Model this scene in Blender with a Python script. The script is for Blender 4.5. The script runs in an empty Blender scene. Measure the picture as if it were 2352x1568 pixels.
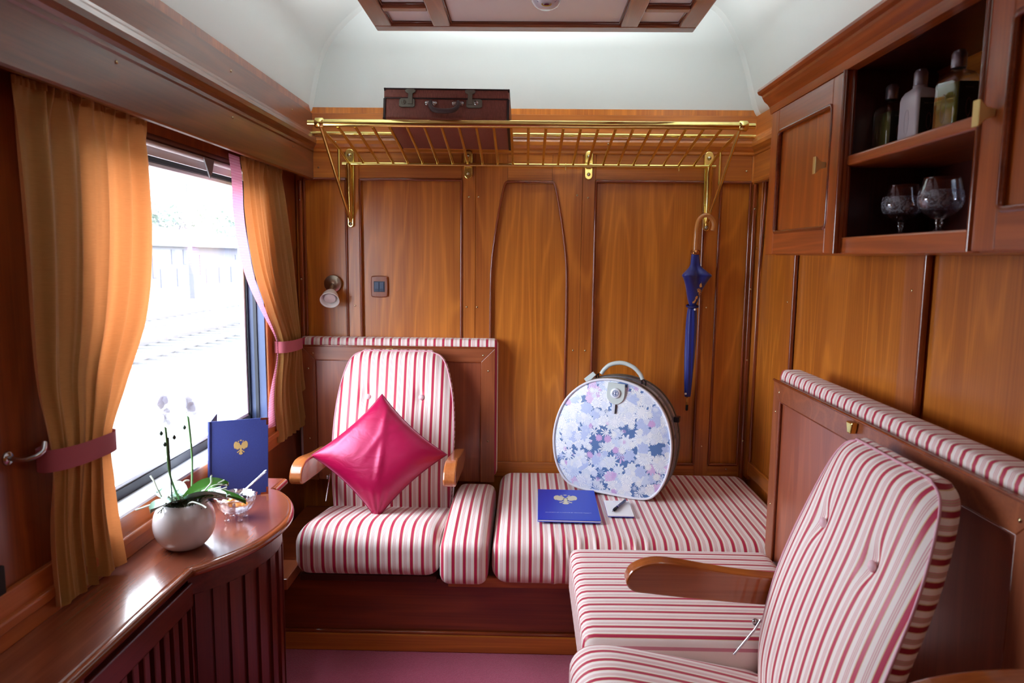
import bpy, bmesh, math, random
from mathutils import Vector, Matrix
C = bpy.context.scene.collection
PI = math.pi
random.seed(7)
sc = bpy.context.scene

# ------------------------------------------------------------------ materials
def s2l(c):
    return tuple(((v/255)/12.92 if v/255 <= .04045 else ((v/255+.055)/1.055)**2.4) for v in c)+(1.0,)
class NT:
    def __init__(s, name):
        m = bpy.data.materials.new(name); m.use_nodes = True; s.m = m; s.t = m.node_tree
        s.n = s.t.nodes; s.l = s.t.links
        s.b = s.n['Principled BSDF']; s.out = s.n['Material Output']
    def add(s, typ, ins=None, **kw):
        nd = s.n.new(typ)
        for k, v in kw.items(): setattr(nd, k, v)
        if ins:
            for k, v in ins.items():
                if isinstance(v, bpy.types.NodeSocket): s.l.new(v, nd.inputs[k])
                else: nd.inputs[k].default_value = v
        return nd
    def math(s, op, a, b=None, c=None, clamp=False):
        nd = s.n.new('ShaderNodeMath'); nd.operation = op; nd.use_clamp = clamp
        for i, v in enumerate((a, b, c)):
            if v is None: continue
            if isinstance(v, bpy.types.NodeSocket): s.l.new(v, nd.inputs[i])
            else: nd.inputs[i].default_value = v
        return nd.outputs[0]
    def mix(s, fac, a, b, mode='MIX'):
        nd = s.n.new('ShaderNodeMix'); nd.data_type = 'RGBA'; nd.blend_type = mode
        for i, v in ((0, fac), (6, a), (7, b)):
            if isinstance(v, bpy.types.NodeSocket): s.l.new(v, nd.inputs[i])
            else: nd.inputs[i].default_value = v
        return nd.outputs[2]
    def ramp(s, fac, stops, interp='LINEAR'):
        nd = s.n.new('ShaderNodeValToRGB'); nd.color_ramp.interpolation = interp
        e = nd.color_ramp.elements
        while len(e) < len(stops): e.new(0.5)
        for i, (p, c) in enumerate(stops): e[i].position = p; e[i].color = c
        s.l.new(fac, nd.inputs[0]); return nd.outputs[0]
    def coord(s, out='Object'):
        return s.n.new('ShaderNodeTexCoord').outputs[out]
    def mapping(s, vec, loc=(0,0,0), rot=(0,0,0), scale=(1,1,1)):
        return s.add('ShaderNodeMapping', {'Vector': vec, 'Location': loc, 'Rotation': rot, 'Scale': scale}).outputs[0]
    def bump(s, h, strength=.2, dist=.002):
        b = s.add('ShaderNodeBump', {'Height': h, 'Strength': strength, 'Distance': dist}).outputs[0]
        s.l.new(b, s.b.inputs['Normal']); return b
    def set(s, **kw):
        for k, v in kw.items():
            k = k.replace('_', ' ')
            if isinstance(v, bpy.types.NodeSocket): s.l.new(v, s.b.inputs[k])
            else: s.b.inputs[k].default_value = v
MATS = {}
def simple(name, col, rough=.5, metal=0, coat=0, **kw):
    if name in MATS: return MATS[name]
    t = NT(name); t.set(Base_Color=s2l(col), Roughness=rough, Metallic=metal)
    t.b.inputs['Coat Weight'].default_value = coat
    for k, v in kw.items(): t.b.inputs[k.replace('_', ' ')].default_value = v
    MATS[name] = t.m; return t.m
def wood(name, axis='z', light=(210,126,46), dark=(150,76,22), rings=9, rough=.34, coat=.6, coat_rough=.24, seed=0.0):
    key = name
    if key in MATS: return MATS[key]
    t = NT(name)
    v = t.coord()
    k = {'x': (.55, 5, 5), 'y': (5, .55, 5), 'z': (5, 5, .55)}[axis]
    m = t.mapping(v, loc=(seed, seed*1.7, seed*.6), scale=k)
    n1 = t.add('ShaderNodeTexNoise', {'Vector': m, 'Scale': 1.0, 'Detail': 2.0, 'Roughness': .45, 'Distortion': .25}).outputs[0]
    r = t.math('MULTIPLY', n1, rings*2*PI)
    rg = t.math('MULTIPLY_ADD', t.math('SINE', r), .5, .5)
    rg = t.math('POWER', rg, 4.0)
    kf = {'x': (2.5, 150, 150), 'y': (150, 2.5, 150), 'z': (150, 150, 2.5)}[axis]
    m2 = t.mapping(v, scale=kf)
    n2 = t.add('ShaderNodeTexNoise', {'Vector': m2, 'Scale': 1.0, 'Detail': 3.0, 'Roughness': .6}).outputs[0]
    kp = {'x': (.2, 9, 9), 'y': (9, .2, 9), 'z': (9, 9, .2)}[axis]
    n3 = t.add('ShaderNodeTexNoise', {'Vector': t.mapping(v, loc=(3, 1, 2), scale=kp), 'Scale': 1.0, 'Detail': 1.0}).outputs[0]
    a = s2l(light); b = s2l(dark)
    f = t.math('ADD', t.math('MULTIPLY', n2, 1.0), t.math('MULTIPLY', n3, .9))
    f = t.math('SUBTRACT', f, .52)
    f = t.math('ADD', f, t.math('MULTIPLY', rg, .38), clamp=True)
    col = t.mix(f, b, a)
    t.set(Base_Color=col, Roughness=rough)
    t.b.inputs['Coat Weight'].default_value = coat; t.b.inputs['Coat Roughness'].default_value = coat_rough
    t.bump(n2, .05, .001)
    MATS[key] = t.m; return t.m
def stripes(name, axis, off=0.0, period=.0368, red=(190,38,80), cream=(244,228,220)):
    if name in MATS: return MATS[name]
    t = NT(name)
    sep = t.add('ShaderNodeSeparateXYZ', {'Vector': t.coord()}).outputs['XYZ'.index(axis.upper())]
    u = t.math('FRACT', t.math('DIVIDE', t.math('ADD', sep, off+100*period), period))
    R = s2l(red); K = s2l(cream); B = s2l((222,196,150)); P = s2l((214,140,156)); W = s2l((250,240,236))
    st = [(0, R), (.24, B), (.285, W), (.44, P), (.475, K), (.54, P), (.575, K), (.645, P), (.68, W), (.92, W), (.955, B), (.99, R)]
    col = t.ramp(u, st, 'CONSTANT')
    isred = t.ramp(u, [(0, (1,1,1,1)), (.24, (0,0,0,1)), (.99, (1,1,1,1))], 'CONSTANT')
    n = t.add('ShaderNodeTexNoise', {'Vector': t.coord(), 'Scale': 900.0, 'Detail': 2.0}).outputs[0]
    col = t.mix(t.math('MULTIPLY', n, .10), col, s2l((90,30,40)), 'MIX')
    t.set(Base_Color=col, Roughness=t.math('MULTIPLY_ADD', isred, -.28, .72))
    t.b.inputs['Sheen Weight'].default_value = .35; t.b.inputs['Sheen Roughness'].default_value = .35
    t.bump(n, .25, .0006)
    MATS[name] = t.m; return t.m

WV = lambda: wood('cherry_vertical', 'z')
WX = lambda: wood('cherry_along_x', 'x', seed=2.3)
WY = lambda: wood('cherry_along_y', 'y', seed=4.1)
WP = lambda: wood('cherry_panel', 'z', light=(214,130,44), dark=(160,84,22), rings=12, seed=1.3)
WD = lambda: wood('cherry_dark_y', 'y', light=(130,62,28), dark=(84,34,14), seed=5.0)
WDV = lambda: wood('cherry_dark_vertical', 'z', light=(140,58,22), dark=(92,32,12), seed=6.0)
WT = lambda: wood('table_top_wood', 'y', light=(150,80,54), dark=(112,52,34), rough=.26, coat=1.0, coat_rough=.16, seed=7.0)
WM = lambda: wood('moulding_wood', 'z', light=(150,72,34), dark=(106,44,20), rough=.2, coat=.7, coat_rough=.08, seed=3.0)
WMX = lambda: wood('moulding_wood_x', 'x', light=(150,72,34), dark=(106,44,20), rough=.2, coat=.7, coat_rough=.08, seed=3.3)
WMY = lambda: wood('moulding_wood_y', 'y', light=(150,72,34), dark=(106,44,20), rough=.2, coat=.7, coat_rough=.08, seed=3.6)
def brass():
    if 'brass' in MATS: return MATS['brass']
    t = NT('brass')
    n = t.add('ShaderNodeTexNoise', {'Vector': t.coord(), 'Scale': 60.0, 'Detail': 3.0}).outputs[0]
    t.set(Base_Color=t.mix(n, s2l((250,234,150)), s2l((232,210,120))), Metallic=1.0, Roughness=t.math('MULTIPLY_ADD', n, .16, .08))
    MATS['brass'] = t.m; return t.m
def thinglass(name, col=(.93,.95,.97,1), refl=.08, rough=.02):
    if name in MATS: return MATS[name]
    t = NT(name); t.n.remove(t.b)
    a = t.add('ShaderNodeBsdfTransparent', {'Color': col}); g = t.add('ShaderNodeBsdfGlossy', {'Roughness': rough, 'Color': (1,1,1,1)})
    f = t.math('MULTIPLY_ADD', t.math('POWER', t.add('ShaderNodeLayerWeight', {'Blend': .5}).outputs['Facing'], 2.5), .75, refl)
    m = t.add('ShaderNodeMixShader', {0: f, 1: a.outputs[0], 2: g.outputs[0]}); t.l.new(m.outputs[0], t.out.inputs[0])
    MATS[name] = t.m; return t.m
def chrome(): return simple('polished_steel', (200,200,205), .15, 1)
def glassmat(name, col=(255,255,255), rough=0.0, ior=1.45):
    if name in MATS: return MATS[name]
    t = NT(name); t.set(Base_Color=s2l(col), Roughness=rough, IOR=ior); t.b.inputs['Transmission Weight'].default_value = 1.0
    MATS[name] = t.m; return t.m

# ------------------------------------------------------------------ mesh builder
class MB:
    def __init__(s): s.v = []; s.f = []; s.mi = []; s.sm = []
    def add(s, verts, faces, mi=0, smooth=False):
        o = len(s.v); s.v += [tuple(v) for v in verts]
        for f in faces: s.f.append(tuple(i+o for i in f)); s.mi.append(mi); s.sm.append(smooth)
        return s
    def frombm(s, bm, mi=0, smooth=False):
        bm.verts.index_update()
        s.add([v.co[:] for v in bm.verts], [[v.index for v in f.verts] for f in bm.faces], mi, smooth); bm.free(); return s
    def box(s, x0, x1, y0, y1, z0, z1, bev=0.0, seg=2, mi=0, M=None):
        bm = bmesh.new(); bmesh.ops.create_cube(bm, size=1)
        for v in bm.verts:
            v.co = Vector(((x0+x1)/2+v.co.x*abs(x1-x0), (y0+y1)/2+v.co.y*abs(y1-y0), (z0+z1)/2+v.co.z*abs(z1-z0)))
        if bev > 0: bmesh.ops.bevel(bm, geom=list(bm.edges), offset=bev, segments=seg, affect='EDGES', profile=.5)
        if M is not None: bmesh.ops.transform(bm, matrix=M, verts=bm.verts)
        return s.frombm(bm, mi, False)
    def tube(s, pts, r, n=10, mi=0, cap=True, closed=False, flat=1.0, up=None):
        pts = [Vector(p) for p in pts]; N = len(pts)
        rr = r if isinstance(r, (list, tuple)) else [r]*N
        V = []; F = []
        prev = None
        for i, p in enumerate(pts):
            if closed: d = pts[(i+1) % N]-pts[i-1]
            else: d = pts[min(i+1, N-1)]-pts[max(i-1, 0)]
            d.normalize()
            if prev is None:
                u = Vector(up) if up else (Vector((0,0,1)) if abs(d.z) < .9 else Vector((1,0,0)))
            else: u = prev
            a = (u-d*u.dot(d)).normalized(); prev = a; b = d.cross(a)
            for k in range(n):
                t = 2*PI*k/n; V.append(p+(a*math.cos(t)+b*math.sin(t)*flat)*rr[i])
        for i in range(N if closed else N-1):
            j = (i+1) % N
            for k in range(n):
                k2 = (k+1) % n; F.append((i*n+k, i*n+k2, j*n+k2, j*n+k))
        s.add(V, F, mi, True)
        if cap and not closed:
            s.add(V[:n], [tuple(range(n-1, -1, -1))], mi); s.add(V[-n:], [tuple(range(n))], mi)
        return s
    def lathe(s, prof, c=(0,0,0), n=28, mi=0, M=None, f=None):
        V = []; F = []
        for r, z in prof:
            for k in range(n):
                t = 2*PI*k/n; q = f(t, z) if f else 1.0
                V.append(Vector((r*q*math.cos(t), r*q*math.sin(t), z)))
        for i in range(len(prof)-1):
            for k in range(n):
                k2 = (k+1) % n; F.append((i*n+k, i*n+k2, (i+1)*n+k2, (i+1)*n+k))
        if prof[0][0] > 1e-6: F.append(tuple(range(n-1, -1, -1)))
        if prof[-1][0] > 1e-6: F.append(tuple((len(prof)-1)*n+k for k in range(n)))
        if M is not None: V = [M @ v for v in V]
        c = Vector(c); V = [v+c for v in V]
        return s.add(V, F, mi, True)
    def prism(s, poly, fn, d0, d1, mi=0, smooth=False, bev=0, M=None):
        """poly: list of (a,b); fn(a,b,d)->xyz"""
        bm = bmesh.new(); n = len(poly)
        A = [bm.verts.new(fn(a, b, d0)) for a, b in poly]; B = [bm.verts.new(fn(a, b, d1)) for a, b in poly]
        bm.faces.new(A[::-1]); bm.faces.new(B)
        for i in range(n): j = (i+1) % n; bm.faces.new((A[i], A[j], B[j], B[i]))
        bmesh.ops.recalc_face_normals(bm, faces=bm.faces)
        if bev > 0:
            es = [e for e in bm.edges if len(e.link_faces) == 2 and any(len(f.verts) == n and n > 4 or f in () for f in e.link_faces)]
            if n == 4: es = list(bm.edges)
            bmesh.ops.bevel(bm, geom=es, offset=bev, segments=2, affect='EDGES', profile=.5)
        bmesh.ops.triangulate(bm, faces=[f for f in bm.faces if len(f.verts) > 4])
        if M is not None: bmesh.ops.transform(bm, matrix=M, verts=bm.verts)
        return s.frombm(bm, mi, smooth)
    def extr(s, prof, fn, a0, a1, mi=0, smooth=False, steps=1):
        """open profile list of (o,z), extruded from a0 to a1; fn(o,z,a)"""
        V = []; F = []; n = len(prof)
        for k in range(steps+1):
            a = a0+(a1-a0)*k/steps
            V += [fn(o, z, a) for o, z in prof]
        for k in range(steps):
            for i in range(n-1): F.append((k*n+i, k*n+i+1, (k+1)*n+i+1, (k+1)*n+i))
        return s.add(V, F, mi, smooth)
    def grid(s, fn, nu, nv, mi=0, smooth=True, closeu=False):
        V = [fn(i/nu, j/nv) for j in range(nv+1) for i in range(nu+(0 if closeu else 1))]
        w = nu if closeu else nu+1; F = []
        for j in range(nv):
            for i in range(nu):
                i2 = (i+1) % w if closeu else i+1
                F.append((j*w+i, j*w+i2, (j+1)*w+i2, (j+1)*w+i))
        return s.add(V, F, mi, smooth)
    def cushion(s, x0, x1, y0, y1, z0, z1, r=.03, puff=0.0, n=(24,24,8), mi=0, mod=None, rz=None):
        hx, hy, hz = (x1-x0)/2, (y1-y0)/2, (z1-z0)/2; c = Vector(((x0+x1)/2, (y0+y1)/2, (z0+z1)/2))
        rz = rz or r
        bm = bmesh.new(); nx, ny, nz = n; vd = {}
        def gv(i, j, k):
            if (i, j, k) in vd: return vd[(i, j, k)]
            def cosd(q, m):   # denser near ends
                t = q/m*2-1; return math.sin(t*PI/2)*.35+t*.65
            p = Vector((cosd(i, nx)*hx, cosd(j, ny)*hy, cosd(k, nz)*hz))
            inn = Vector((max(-hx+r, min(hx-r, p.x)), max(-hy+r, min(hy-r, p.y)), max(-hz+rz, min(hz-rz, p.z))))
            d = p-inn
            if d.length > 1e-9:
                dd = Vector((d.x/r, d.y/r, d.z/rz)); mx = max(abs(dd.x), abs(dd.y), abs(dd.z))
                dn = dd.normalized()*mx
                p = inn+Vector((dn.x*r, dn.y*r, dn.z*rz))
            u, v = p.x/hx, p.y/hy
            if puff and p.z > 0: p.z += puff*(1-u**4)*(1-v**4)
            p = p+c
            if mod: p = Vector(mod(p))
            vd[(i, j, k)] = bm.verts.new(p); return vd[(i, j, k)]
        for i in range(nx):
            for j in range(ny):
                bm.faces.new((gv(i,j,0), gv(i,j+1,0), gv(i+1,j+1,0), gv(i+1,j,0)))
                bm.faces.new((gv(i,j,nz), gv(i+1,j,nz), gv(i+1,j+1,nz), gv(i,j+1,nz)))
        for i in range(nx):
            for k in range(nz):
                bm.faces.new((gv(i,0,k), gv(i+1,0,k), gv(i+1,0,k+1), gv(i,0,k+1)))
                bm.faces.new((gv(i,ny,k), gv(i,ny,k+1), gv(i+1,ny,k+1), gv(i+1,ny,k)))
        for j in range(ny):
            for k in range(nz):
                bm.faces.new((gv(0,j,k), gv(0,j,k+1), gv(0,j+1,k+1), gv(0,j+1,k)))
                bm.faces.new((gv(nx,j,k), gv(nx,j+1,k), gv(nx,j+1,k+1), gv(nx,j,k+1)))
        return s.frombm(bm, mi, True)
    def xf(s, M): s.v = [tuple(M @ Vector(v)) for v in s.v]; return s
    def build(s, name, mats, parent=None, base=None, auto=False):
        if not isinstance(mats, (list, tuple)): mats = [mats]
        if parent is not None:
            o_ = parent.get('_org'); org = Vector(o_) if o_ is not None else Vector((0,0,0))
        elif base is not None: org = Vector(base)
        else:
            xs = [v[0] for v in s.v]; ys = [v[1] for v in s.v]; zs = [v[2] for v in s.v]
            org = Vector(((min(xs)+max(xs))/2, (min(ys)+max(ys))/2, min(zs)))
        me = bpy.data.meshes.new(name)
        me.from_pydata([(v[0]-org.x, v[1]-org.y, v[2]-org.z) for v in s.v], [], s.f)
        for m in mats: me.materials.append(m)
        me.polygons.foreach_set('material_index', s.mi); me.polygons.foreach_set('use_smooth', s.sm); me.update()
        o = bpy.data.objects.new(name, me); C.objects.link(o); ORG[o.name] = org
        o['_org'] = tuple(org)
        if parent is not None: o.parent = parent
        else: o.location = org
        return o
ORG = {}
def tag(o, label=None, cat=None, group=None, kind=None):
    if label: o['label'] = label
    if cat: o['category'] = cat
    if group: o['group'] = group
    if kind: o['kind'] = kind
    return o
def struct(o): o['kind'] = 'structure'; return o
def thing(name, label, cat, loc, group=None):
    o = bpy.data.objects.new(name, None); C.objects.link(o); o.location = loc; o['_org'] = tuple(loc); o.empty_display_size = .05
    return tag(o, label, cat, group)
def finish():
    for o in bpy.data.objects:
        if '_org' in o: del o['_org']
def text(name, body, size, M, mat, parent, extrude=.0002, align='CENTER', spacing=1.0):
    cu = bpy.data.curves.new(name, 'FONT'); cu.body = body; cu.size = size; cu.extrude = extrude; cu.align_x = align; cu.space_character = spacing
    to = bpy.data.objects.new(name, cu); C.objects.link(to)
    bpy.context.view_layer.update()
    me = bpy.data.meshes.new_from_object(to.evaluated_get(bpy.context.evaluated_depsgraph_get()))
    bpy.data.objects.remove(to)
    o_ = parent.get('_org'); org = Vector(o_) if o_ is not None else Vector((0,0,0))
    me.transform(Matrix.Translation(-org) @ M); me.materials.clear(); me.materials.append(mat)
    o = bpy.data.objects.new(name, me); C.objects.link(o); o.parent = parent; o['_org'] = tuple(org); return o
def smoothpath(pts, k=6, closed=False):
    P = [Vector(p) for p in pts]; n = len(P); out = []
    rng = range(n if closed else n-1)
    for i in rng:
        p0 = P[(i-1) % n] if closed or i > 0 else P[0]; p1 = P[i]; p2 = P[(i+1) % n]; p3 = P[(i+2) % n] if closed or i+2 < n else P[-1]
        for j in range(k):
            t = j/k; out.append(.5*((2*p1)+(-p0+p2)*t+(2*p0-5*p1+4*p2-p3)*t*t+(-p0+3*p1-3*p2+p3)*t**3))
    if not closed: out.append(P[-1])
    return out
def interp(tab, x):
    if x <= tab[0][0]: return tab[0][1]
    for (a, b), (c, d) in zip(tab, tab[1:]):
        if x <= c: return b+(d-b)*(x-a)/(c-a)
    return tab[-1][1]
def smi(tab, x):
    """smooth interpolation"""
    n = len(tab)
    if x <= tab[0][0]: return tab[0][1]
    if x >= tab[-1][0]: return tab[-1][1]
    for i in range(n-1):
        if x <= tab[i+1][0]:
            x0, y0 = tab[i]; x1, y1 = tab[i+1]; h = x1-x0; t = (x-x0)/h
            m0 = (y1-tab[i-1][1])/(x1-tab[i-1][0]) if i > 0 else (y1-y0)/h
            m1 = (tab[i+2][1]-y0)/(tab[i+2][0]-x0) if i+2 < n else (y1-y0)/h
            return (2*t**3-3*t*t+1)*y0+(t**3-2*t*t+t)*h*m0+(-2*t**3+3*t*t)*y1+(t**3-t*t)*h*m1
# ------------------------------------------------------------------ dimensions
XL, XR, YB, YF = -.97, .97, 2.97, -1.3
# ------------------------------------------------------------------ floor, walls
carpet = NT('carpet'); 
n_ = carpet.add('ShaderNodeTexNoise', {'Vector': carpet.coord(), 'Scale': 350.0, 'Detail': 4.0}).outputs[0]
n2_ = carpet.add('ShaderNodeTexNoise', {'Vector': carpet.coord(), 'Scale': 9.0, 'Detail': 3.0}).outputs[0]
carpet.set(Base_Color=carpet.mix(carpet.math('MULTIPLY_ADD', n_, .8, carpet.math('MULTIPLY', n2_, .25)), s2l((132,34,66)), s2l((214,92,130))), Roughness=.95)
carpet.b.inputs['Sheen Weight'].default_value = .4
carpet.bump(n_, .8, .004)
struct(MB().box(XL, XR, YF, YB, -.05, 0).build('floor', carpet.m))
# white ceiling plaster
plaster = NT('white_paint')
n_ = plaster.add('ShaderNodeTexNoise', {'Vector': plaster.coord(), 'Scale': 55.0, 'Detail': 3.0}).outputs[0]
plaster.set(Base_Color=s2l((222,228,226)), Roughness=.42); plaster.bump(n_, .08, .002)
prof = [(-.935,1.925),(-.905,1.95),(-.893,2.0),(-.878,2.07),(-.852,2.16),(-.80,2.245),(-.72,2.325),(-.62,2.39),(-.45,2.45),(-.25,2.485),(0.02,2.495),(.29,2.485),(.49,2.452),(.66,2.395),(.77,2.34),(.85,2.22),(.885,2.13),(.908,2.05),(.925,1.99),(.94,1.95),(.965,1.925)]
pp = [Vector((a, 0, b)) for a, b in prof]; pp = smoothpath(pp, 5)
b = MB()
b.extr([(p.x, p.z) for p in pp], lambda o, z, a: (o, a, z), YF, YB-.03, smooth=True)
# the small cove that turns the vault into the end lunette
b.extr([(p.x, p.z) for p in pp], lambda o, z, a: (o*(1-.012*a), YB-.03+.035*a, z-.006*a), 0, 1, smooth=True)
b.add([(p.x, YB+.0, p.z) for p in pp], [tuple(range(len(pp)-1, -1, -1))])
struct(b.build('ceiling', plaster.m))
struct(MB().box(-1.3, 1.3, YF, YB+.1, 2.52, 2.56).build('trim_11', plaster.m))
# ---- back wall
wall_back = struct(MB().box(XL-.1, XR+.1, YB-.004, YB+.05, 0, 1.96).build('wall_back', WP(), base=(0, YB, 0)))
def part(b, name, mat, parent, **k): return b.build(name, mat, parent)
FZ = YB-.018    # face of the frame
def stile(x0, x1, z0=.42, z1=1.782):
    part(MB().box(x0, x1, FZ, YB, z0, z1, .002, 1), 'stile', WV(), wall_back)
stile(-.968, -.935); stile(-.753, -.700); stile(-.269, -.213); stile(.231, .284); stile(.739, .800); stile(.928, .968)
part(MB().box(-.935, .935, FZ+.001, YB, .40, .465, .002, 1), 'rail', WX(), wall_back)
for x0, x1 in ((-.935,-.753),(-.700,-.269),(.284,.739),(.800,.928)):
    part(MB().box(x0+.0008, x1-.0008, FZ+.0008, YB, 1.672, 1.782, .001, 1), 'rail', WX(), wall_back)
# shaped stiles beside the arched panel
arcL = [(-.145,.47),(-.147,.9),(-.147,1.2),(-.143,1.33),(-.130,1.44),(-.113,1.55),(-.093,1.645),(-.080,1.663)]
arcR = [(.172,.47),(.174,.9),(.174,1.2),(.170,1.33),(.157,1.44),(.139,1.55),(.119,1.645),(.106,1.663)]
aL = [(p.x, p.z) for p in smoothpath([(a, 0, b) for a, b in arcL], 6)]; aR = [(p.x, p.z) for p in smoothpath([(a, 0, b) for a, b in arcR], 6)]
b = MB(); b.prism([(-.212,.42)]+[(aL[0][0], .42)]+aL+[(aL[-1][0], 1.782), (-.212,1.782)], lambda a, c, d: (a, d, c), FZ, YB)
part(b, 'shaped_stile', WV(), wall_back)
b = MB(); b.prism([(.230,.42)]+[(aR[0][0], .42)]+aR+[(aR[-1][0], 1.782), (.230,1.782)], lambda a, c, d: (a, d, c), FZ, YB)
part(b, 'shaped_stile', WV(), wall_back)
part(MB().box(-.079, .105, FZ, YB, 1.663, 1.782), 'rail', WX(), wall_back)
def bead(pts, r=.006, mat=None, parent=None, name='moulding'):
    return part(MB().tube(pts, r, 8), name, mat or WM(), parent or wall_back)
yb = FZ-.001
bead([(x, yb, z) for x, z in aL]+[(x, yb, z) for x, z in reversed(aR)], .0055)
for x0, x1 in ((-.932,-.756), (-.697,-.272), (.287,.736), (.803,.925)):
    bead([(x0, yb, .47), (x0, yb, 1.668)]); bead([(x1, yb, .47), (x1, yb, 1.668)]); bead([(x0, yb, 1.668), (x1, yb, 1.668)], mat=WMX()); bead([(x0, yb, .47), (x1, yb, .47)], mat=WMX())
bead([(-.948, yb-.004, .4), (-.948, yb-.004, 1.66)], .010); bead([(.942, yb-.004, .4), (.942, yb-.004, 1.66)], .009)
# crown and picture board profile: (offset from the wall, z)
def crown(o): return [(o-.012,1.664),(o-.003,1.664),(o,1.669),(o,1.776),(o+.005,1.780),(o+.005,1.790),(o+.013,1.797),(o+.021,1.808),(o+.023,1.822),(o+.018,1.836),(o+.009,1.845),(o+.007,1.853),(o,1.856),(o,1.933),(o-.012,1.936),(o-.04,1.936)]
b = MB(); b.extr([(-.01,1.776)]+[q for q in crown(.02) if q[1] > 1.775], lambda o, z, a: (a, YB-o, z), -.97, .97)
struct(b.build('trim_1', WX(), base=(0, YB, 1.664)))
b = MB(); cr = crown(.079); b.extr([(.063,1.80),(.063,1.664)]+cr+[(0.0,1.936)], lambda o, z, a: (XL+o, a, z), YF, YB); b.box(XL, XL+.066, YF, YB, 1.80, 1.83)
struct(b.build('trim_2', wood('valance_wood', 'y', light=(122,60,28), dark=(82,36,16), seed=8.0), base=(XL, 0, 1.664)))
b = MB(); b.extr([(0,1.664)]+crown(.035), lambda o, z, a: (XR-o, a, z), YF, YB)
struct(b.build('trim_3', WY(), base=(XR, 0, 1.664)))
# screws
screw_src = None
def screw(x, y, z, parent, nrm='y'):
    b = MB(); prof_ = [(.0042,0),(.004,.0012),(.0022,.002),(0,.0021)]
    M = {'y': Matrix.Rotation(PI/2, 4, 'X'), 'x': Matrix.Rotation(-PI/2, 4, 'Y'), 'X': Matrix.Rotation(PI/2, 4, 'Y')}[nrm]
    b.lathe(prof_, (x, y, z), 10, M=M); return part(b, 'screw_head', simple('nickel_screw', (205,190,150), .25, 1), parent)
for x, z in ((-.869,1.714),(.905,1.714),(-.241,1.60),(-.213+.012,1.60),(.21,1.61),(.255,1.60),(-.249,1.14),(-.205,1.14),(-.725,1.14),(.765,1.15),(.206,.96),(.258,.96),(.77,.55),(.88,.45),(-.725,.9)):
    screw(x, FZ, z, wall_back)
for z in (1.58, 1.25, .95, .6): screw(-.948, FZ-.014, z, wall_back); screw(.942, FZ-.013, z-.02, wall_back)
trim1 = bpy.data.objects['trim_1']
for x in (-.80,-.20,.32,.83):
    screw(x, YB-.02, 1.885, trim1); screw(x+.01, YB-.041, 1.815, trim1)
# ---- left wall with window opening
WY0, WY1, WZ0, WZ1 = 1.52, 2.56, .725, 1.655
lw = MB()
lw.box(XL-.07, XL, YF, WY0, 0, 1.96); lw.box(XL-.07, XL, WY1, YB, 0, 1.96); lw.box(XL-.07, XL, WY0, WY1, 0, WZ0); lw.box(XL-.07, XL, WY0, WY1, WZ1, 1.96)
lw.box(XL-.07, -.90, YF, YB, 1.93, 2.5)
wall_left = struct(lw.build('wall_left', wood('cherry_wall_left', 'z', light=(160,80,30), dark=(108,44,14), seed=9.0), base=(XL, 0, 0)))
t3 = bpy.data.objects['trim_2']
for y in (1.55, 2.15, 2.7):
    screw(XL+.0795, y, 1.895, t3, 'X'); screw(XL+.0795, y, 1.76, t3, 'X')
# right wall
rw = MB(); rw.box(XR, XR+.06, YF, YB, 0, 1.96); rw.box(.965, XR+.06, YF, YB, 1.93, 2.5)
wall_right = struct(rw.build('wall_right', WP(), base=(XR, 0, 0)))
for y0, y1 in ((2.955,2.90),):
    part(MB().box(XR-.014, XR, 2.90, 2.965, .42, 1.67, .002, 1), 'stile', WV(), wall_right)
part(MB().tube([(XR-.008, 2.90, .5), (XR-.008, 2.905, 1.3), (XR-.008, 2.875, 1.67)], .006, 8), 'moulding', WM(), wall_right)
part(MB().box(XR-.014, XR, 2.515, 2.60, .42, 1.67, .002, 1), 'stile', WV(), wall_right)
part(MB().tube([(XR-.010, 2.512, .42), (XR-.010, 2.512, 1.67)], .008, 8), 'moulding', WM(), wall_right)
part(MB().box(XR-.012, XR, 1.70, 1.79, .42, 1.67, .002, 1), 'stile', wood('cherry_light_stile', 'z', light=(196,120,66), dark=(160,86,40), seed=3.9), wall_right)
part(MB().tube([(XR-.010, 1.692, .42), (XR-.010, 1.692, 1.67)], .010, 8), 'moulding', WM(), wall_right)
part(MB().box(XR-.014, XR, 1.80, 2.90, .44, .50, .003, 1), 'rail', WY(), wall_right)
screw(XR-.014, 2.56, 1.2, wall_right, 'x'); screw(XR-.012, 1.75, 1.28, wall_right, 'x'); screw(XR-.014, 2.93, 1.4, wall_right, 'x')
struct(MB().box(-1.05, 1.05, YF-.05, YF, 0, 2.55).build('wall_front', WP()))
# ---- window
alu = simple('white_aluminium', (225,228,235), .3, .3); rub = simple('dark_rubber', (22,26,40), .4); 
win = MB(); gx = XL-.065
w0 = struct(bpy.data.objects.new('window_1', None)); C.objects.link(w0); w0.location = (XL, 2, WZ0); w0['_org'] = (XL, 2, WZ0)
b = MB(); b.box(gx-.01, gx+.012, WY0, WY1, WZ0, WZ0+.028); b.box(gx-.01, gx+.012, WY0, WY1, 1.60, 1.655)
b.box(gx-.01, gx+.012, WY1-.02, WY1, WZ0, 1.655); b.box(gx-.01, gx+.012, WY0, WY0+.02, WZ0, 1.655)
b.build('window_gasket', rub, w0)
b = MB(); b.box(gx-.012, gx+.006, WY1-.032, WY1-.02, WZ0+.02, 1.61, .002); b.box(gx-.012, gx+.006, WY0+.02, WY1-.02, WZ0+.028, WZ0+.04, .002); b.box(gx-.012, gx+.006, WY0+.02, WY1-.02, 1.588, 1.60, .002)
b.build('window_frame', alu, w0)
gm = NT('window_glass'); gm.n.remove(gm.b)
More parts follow.
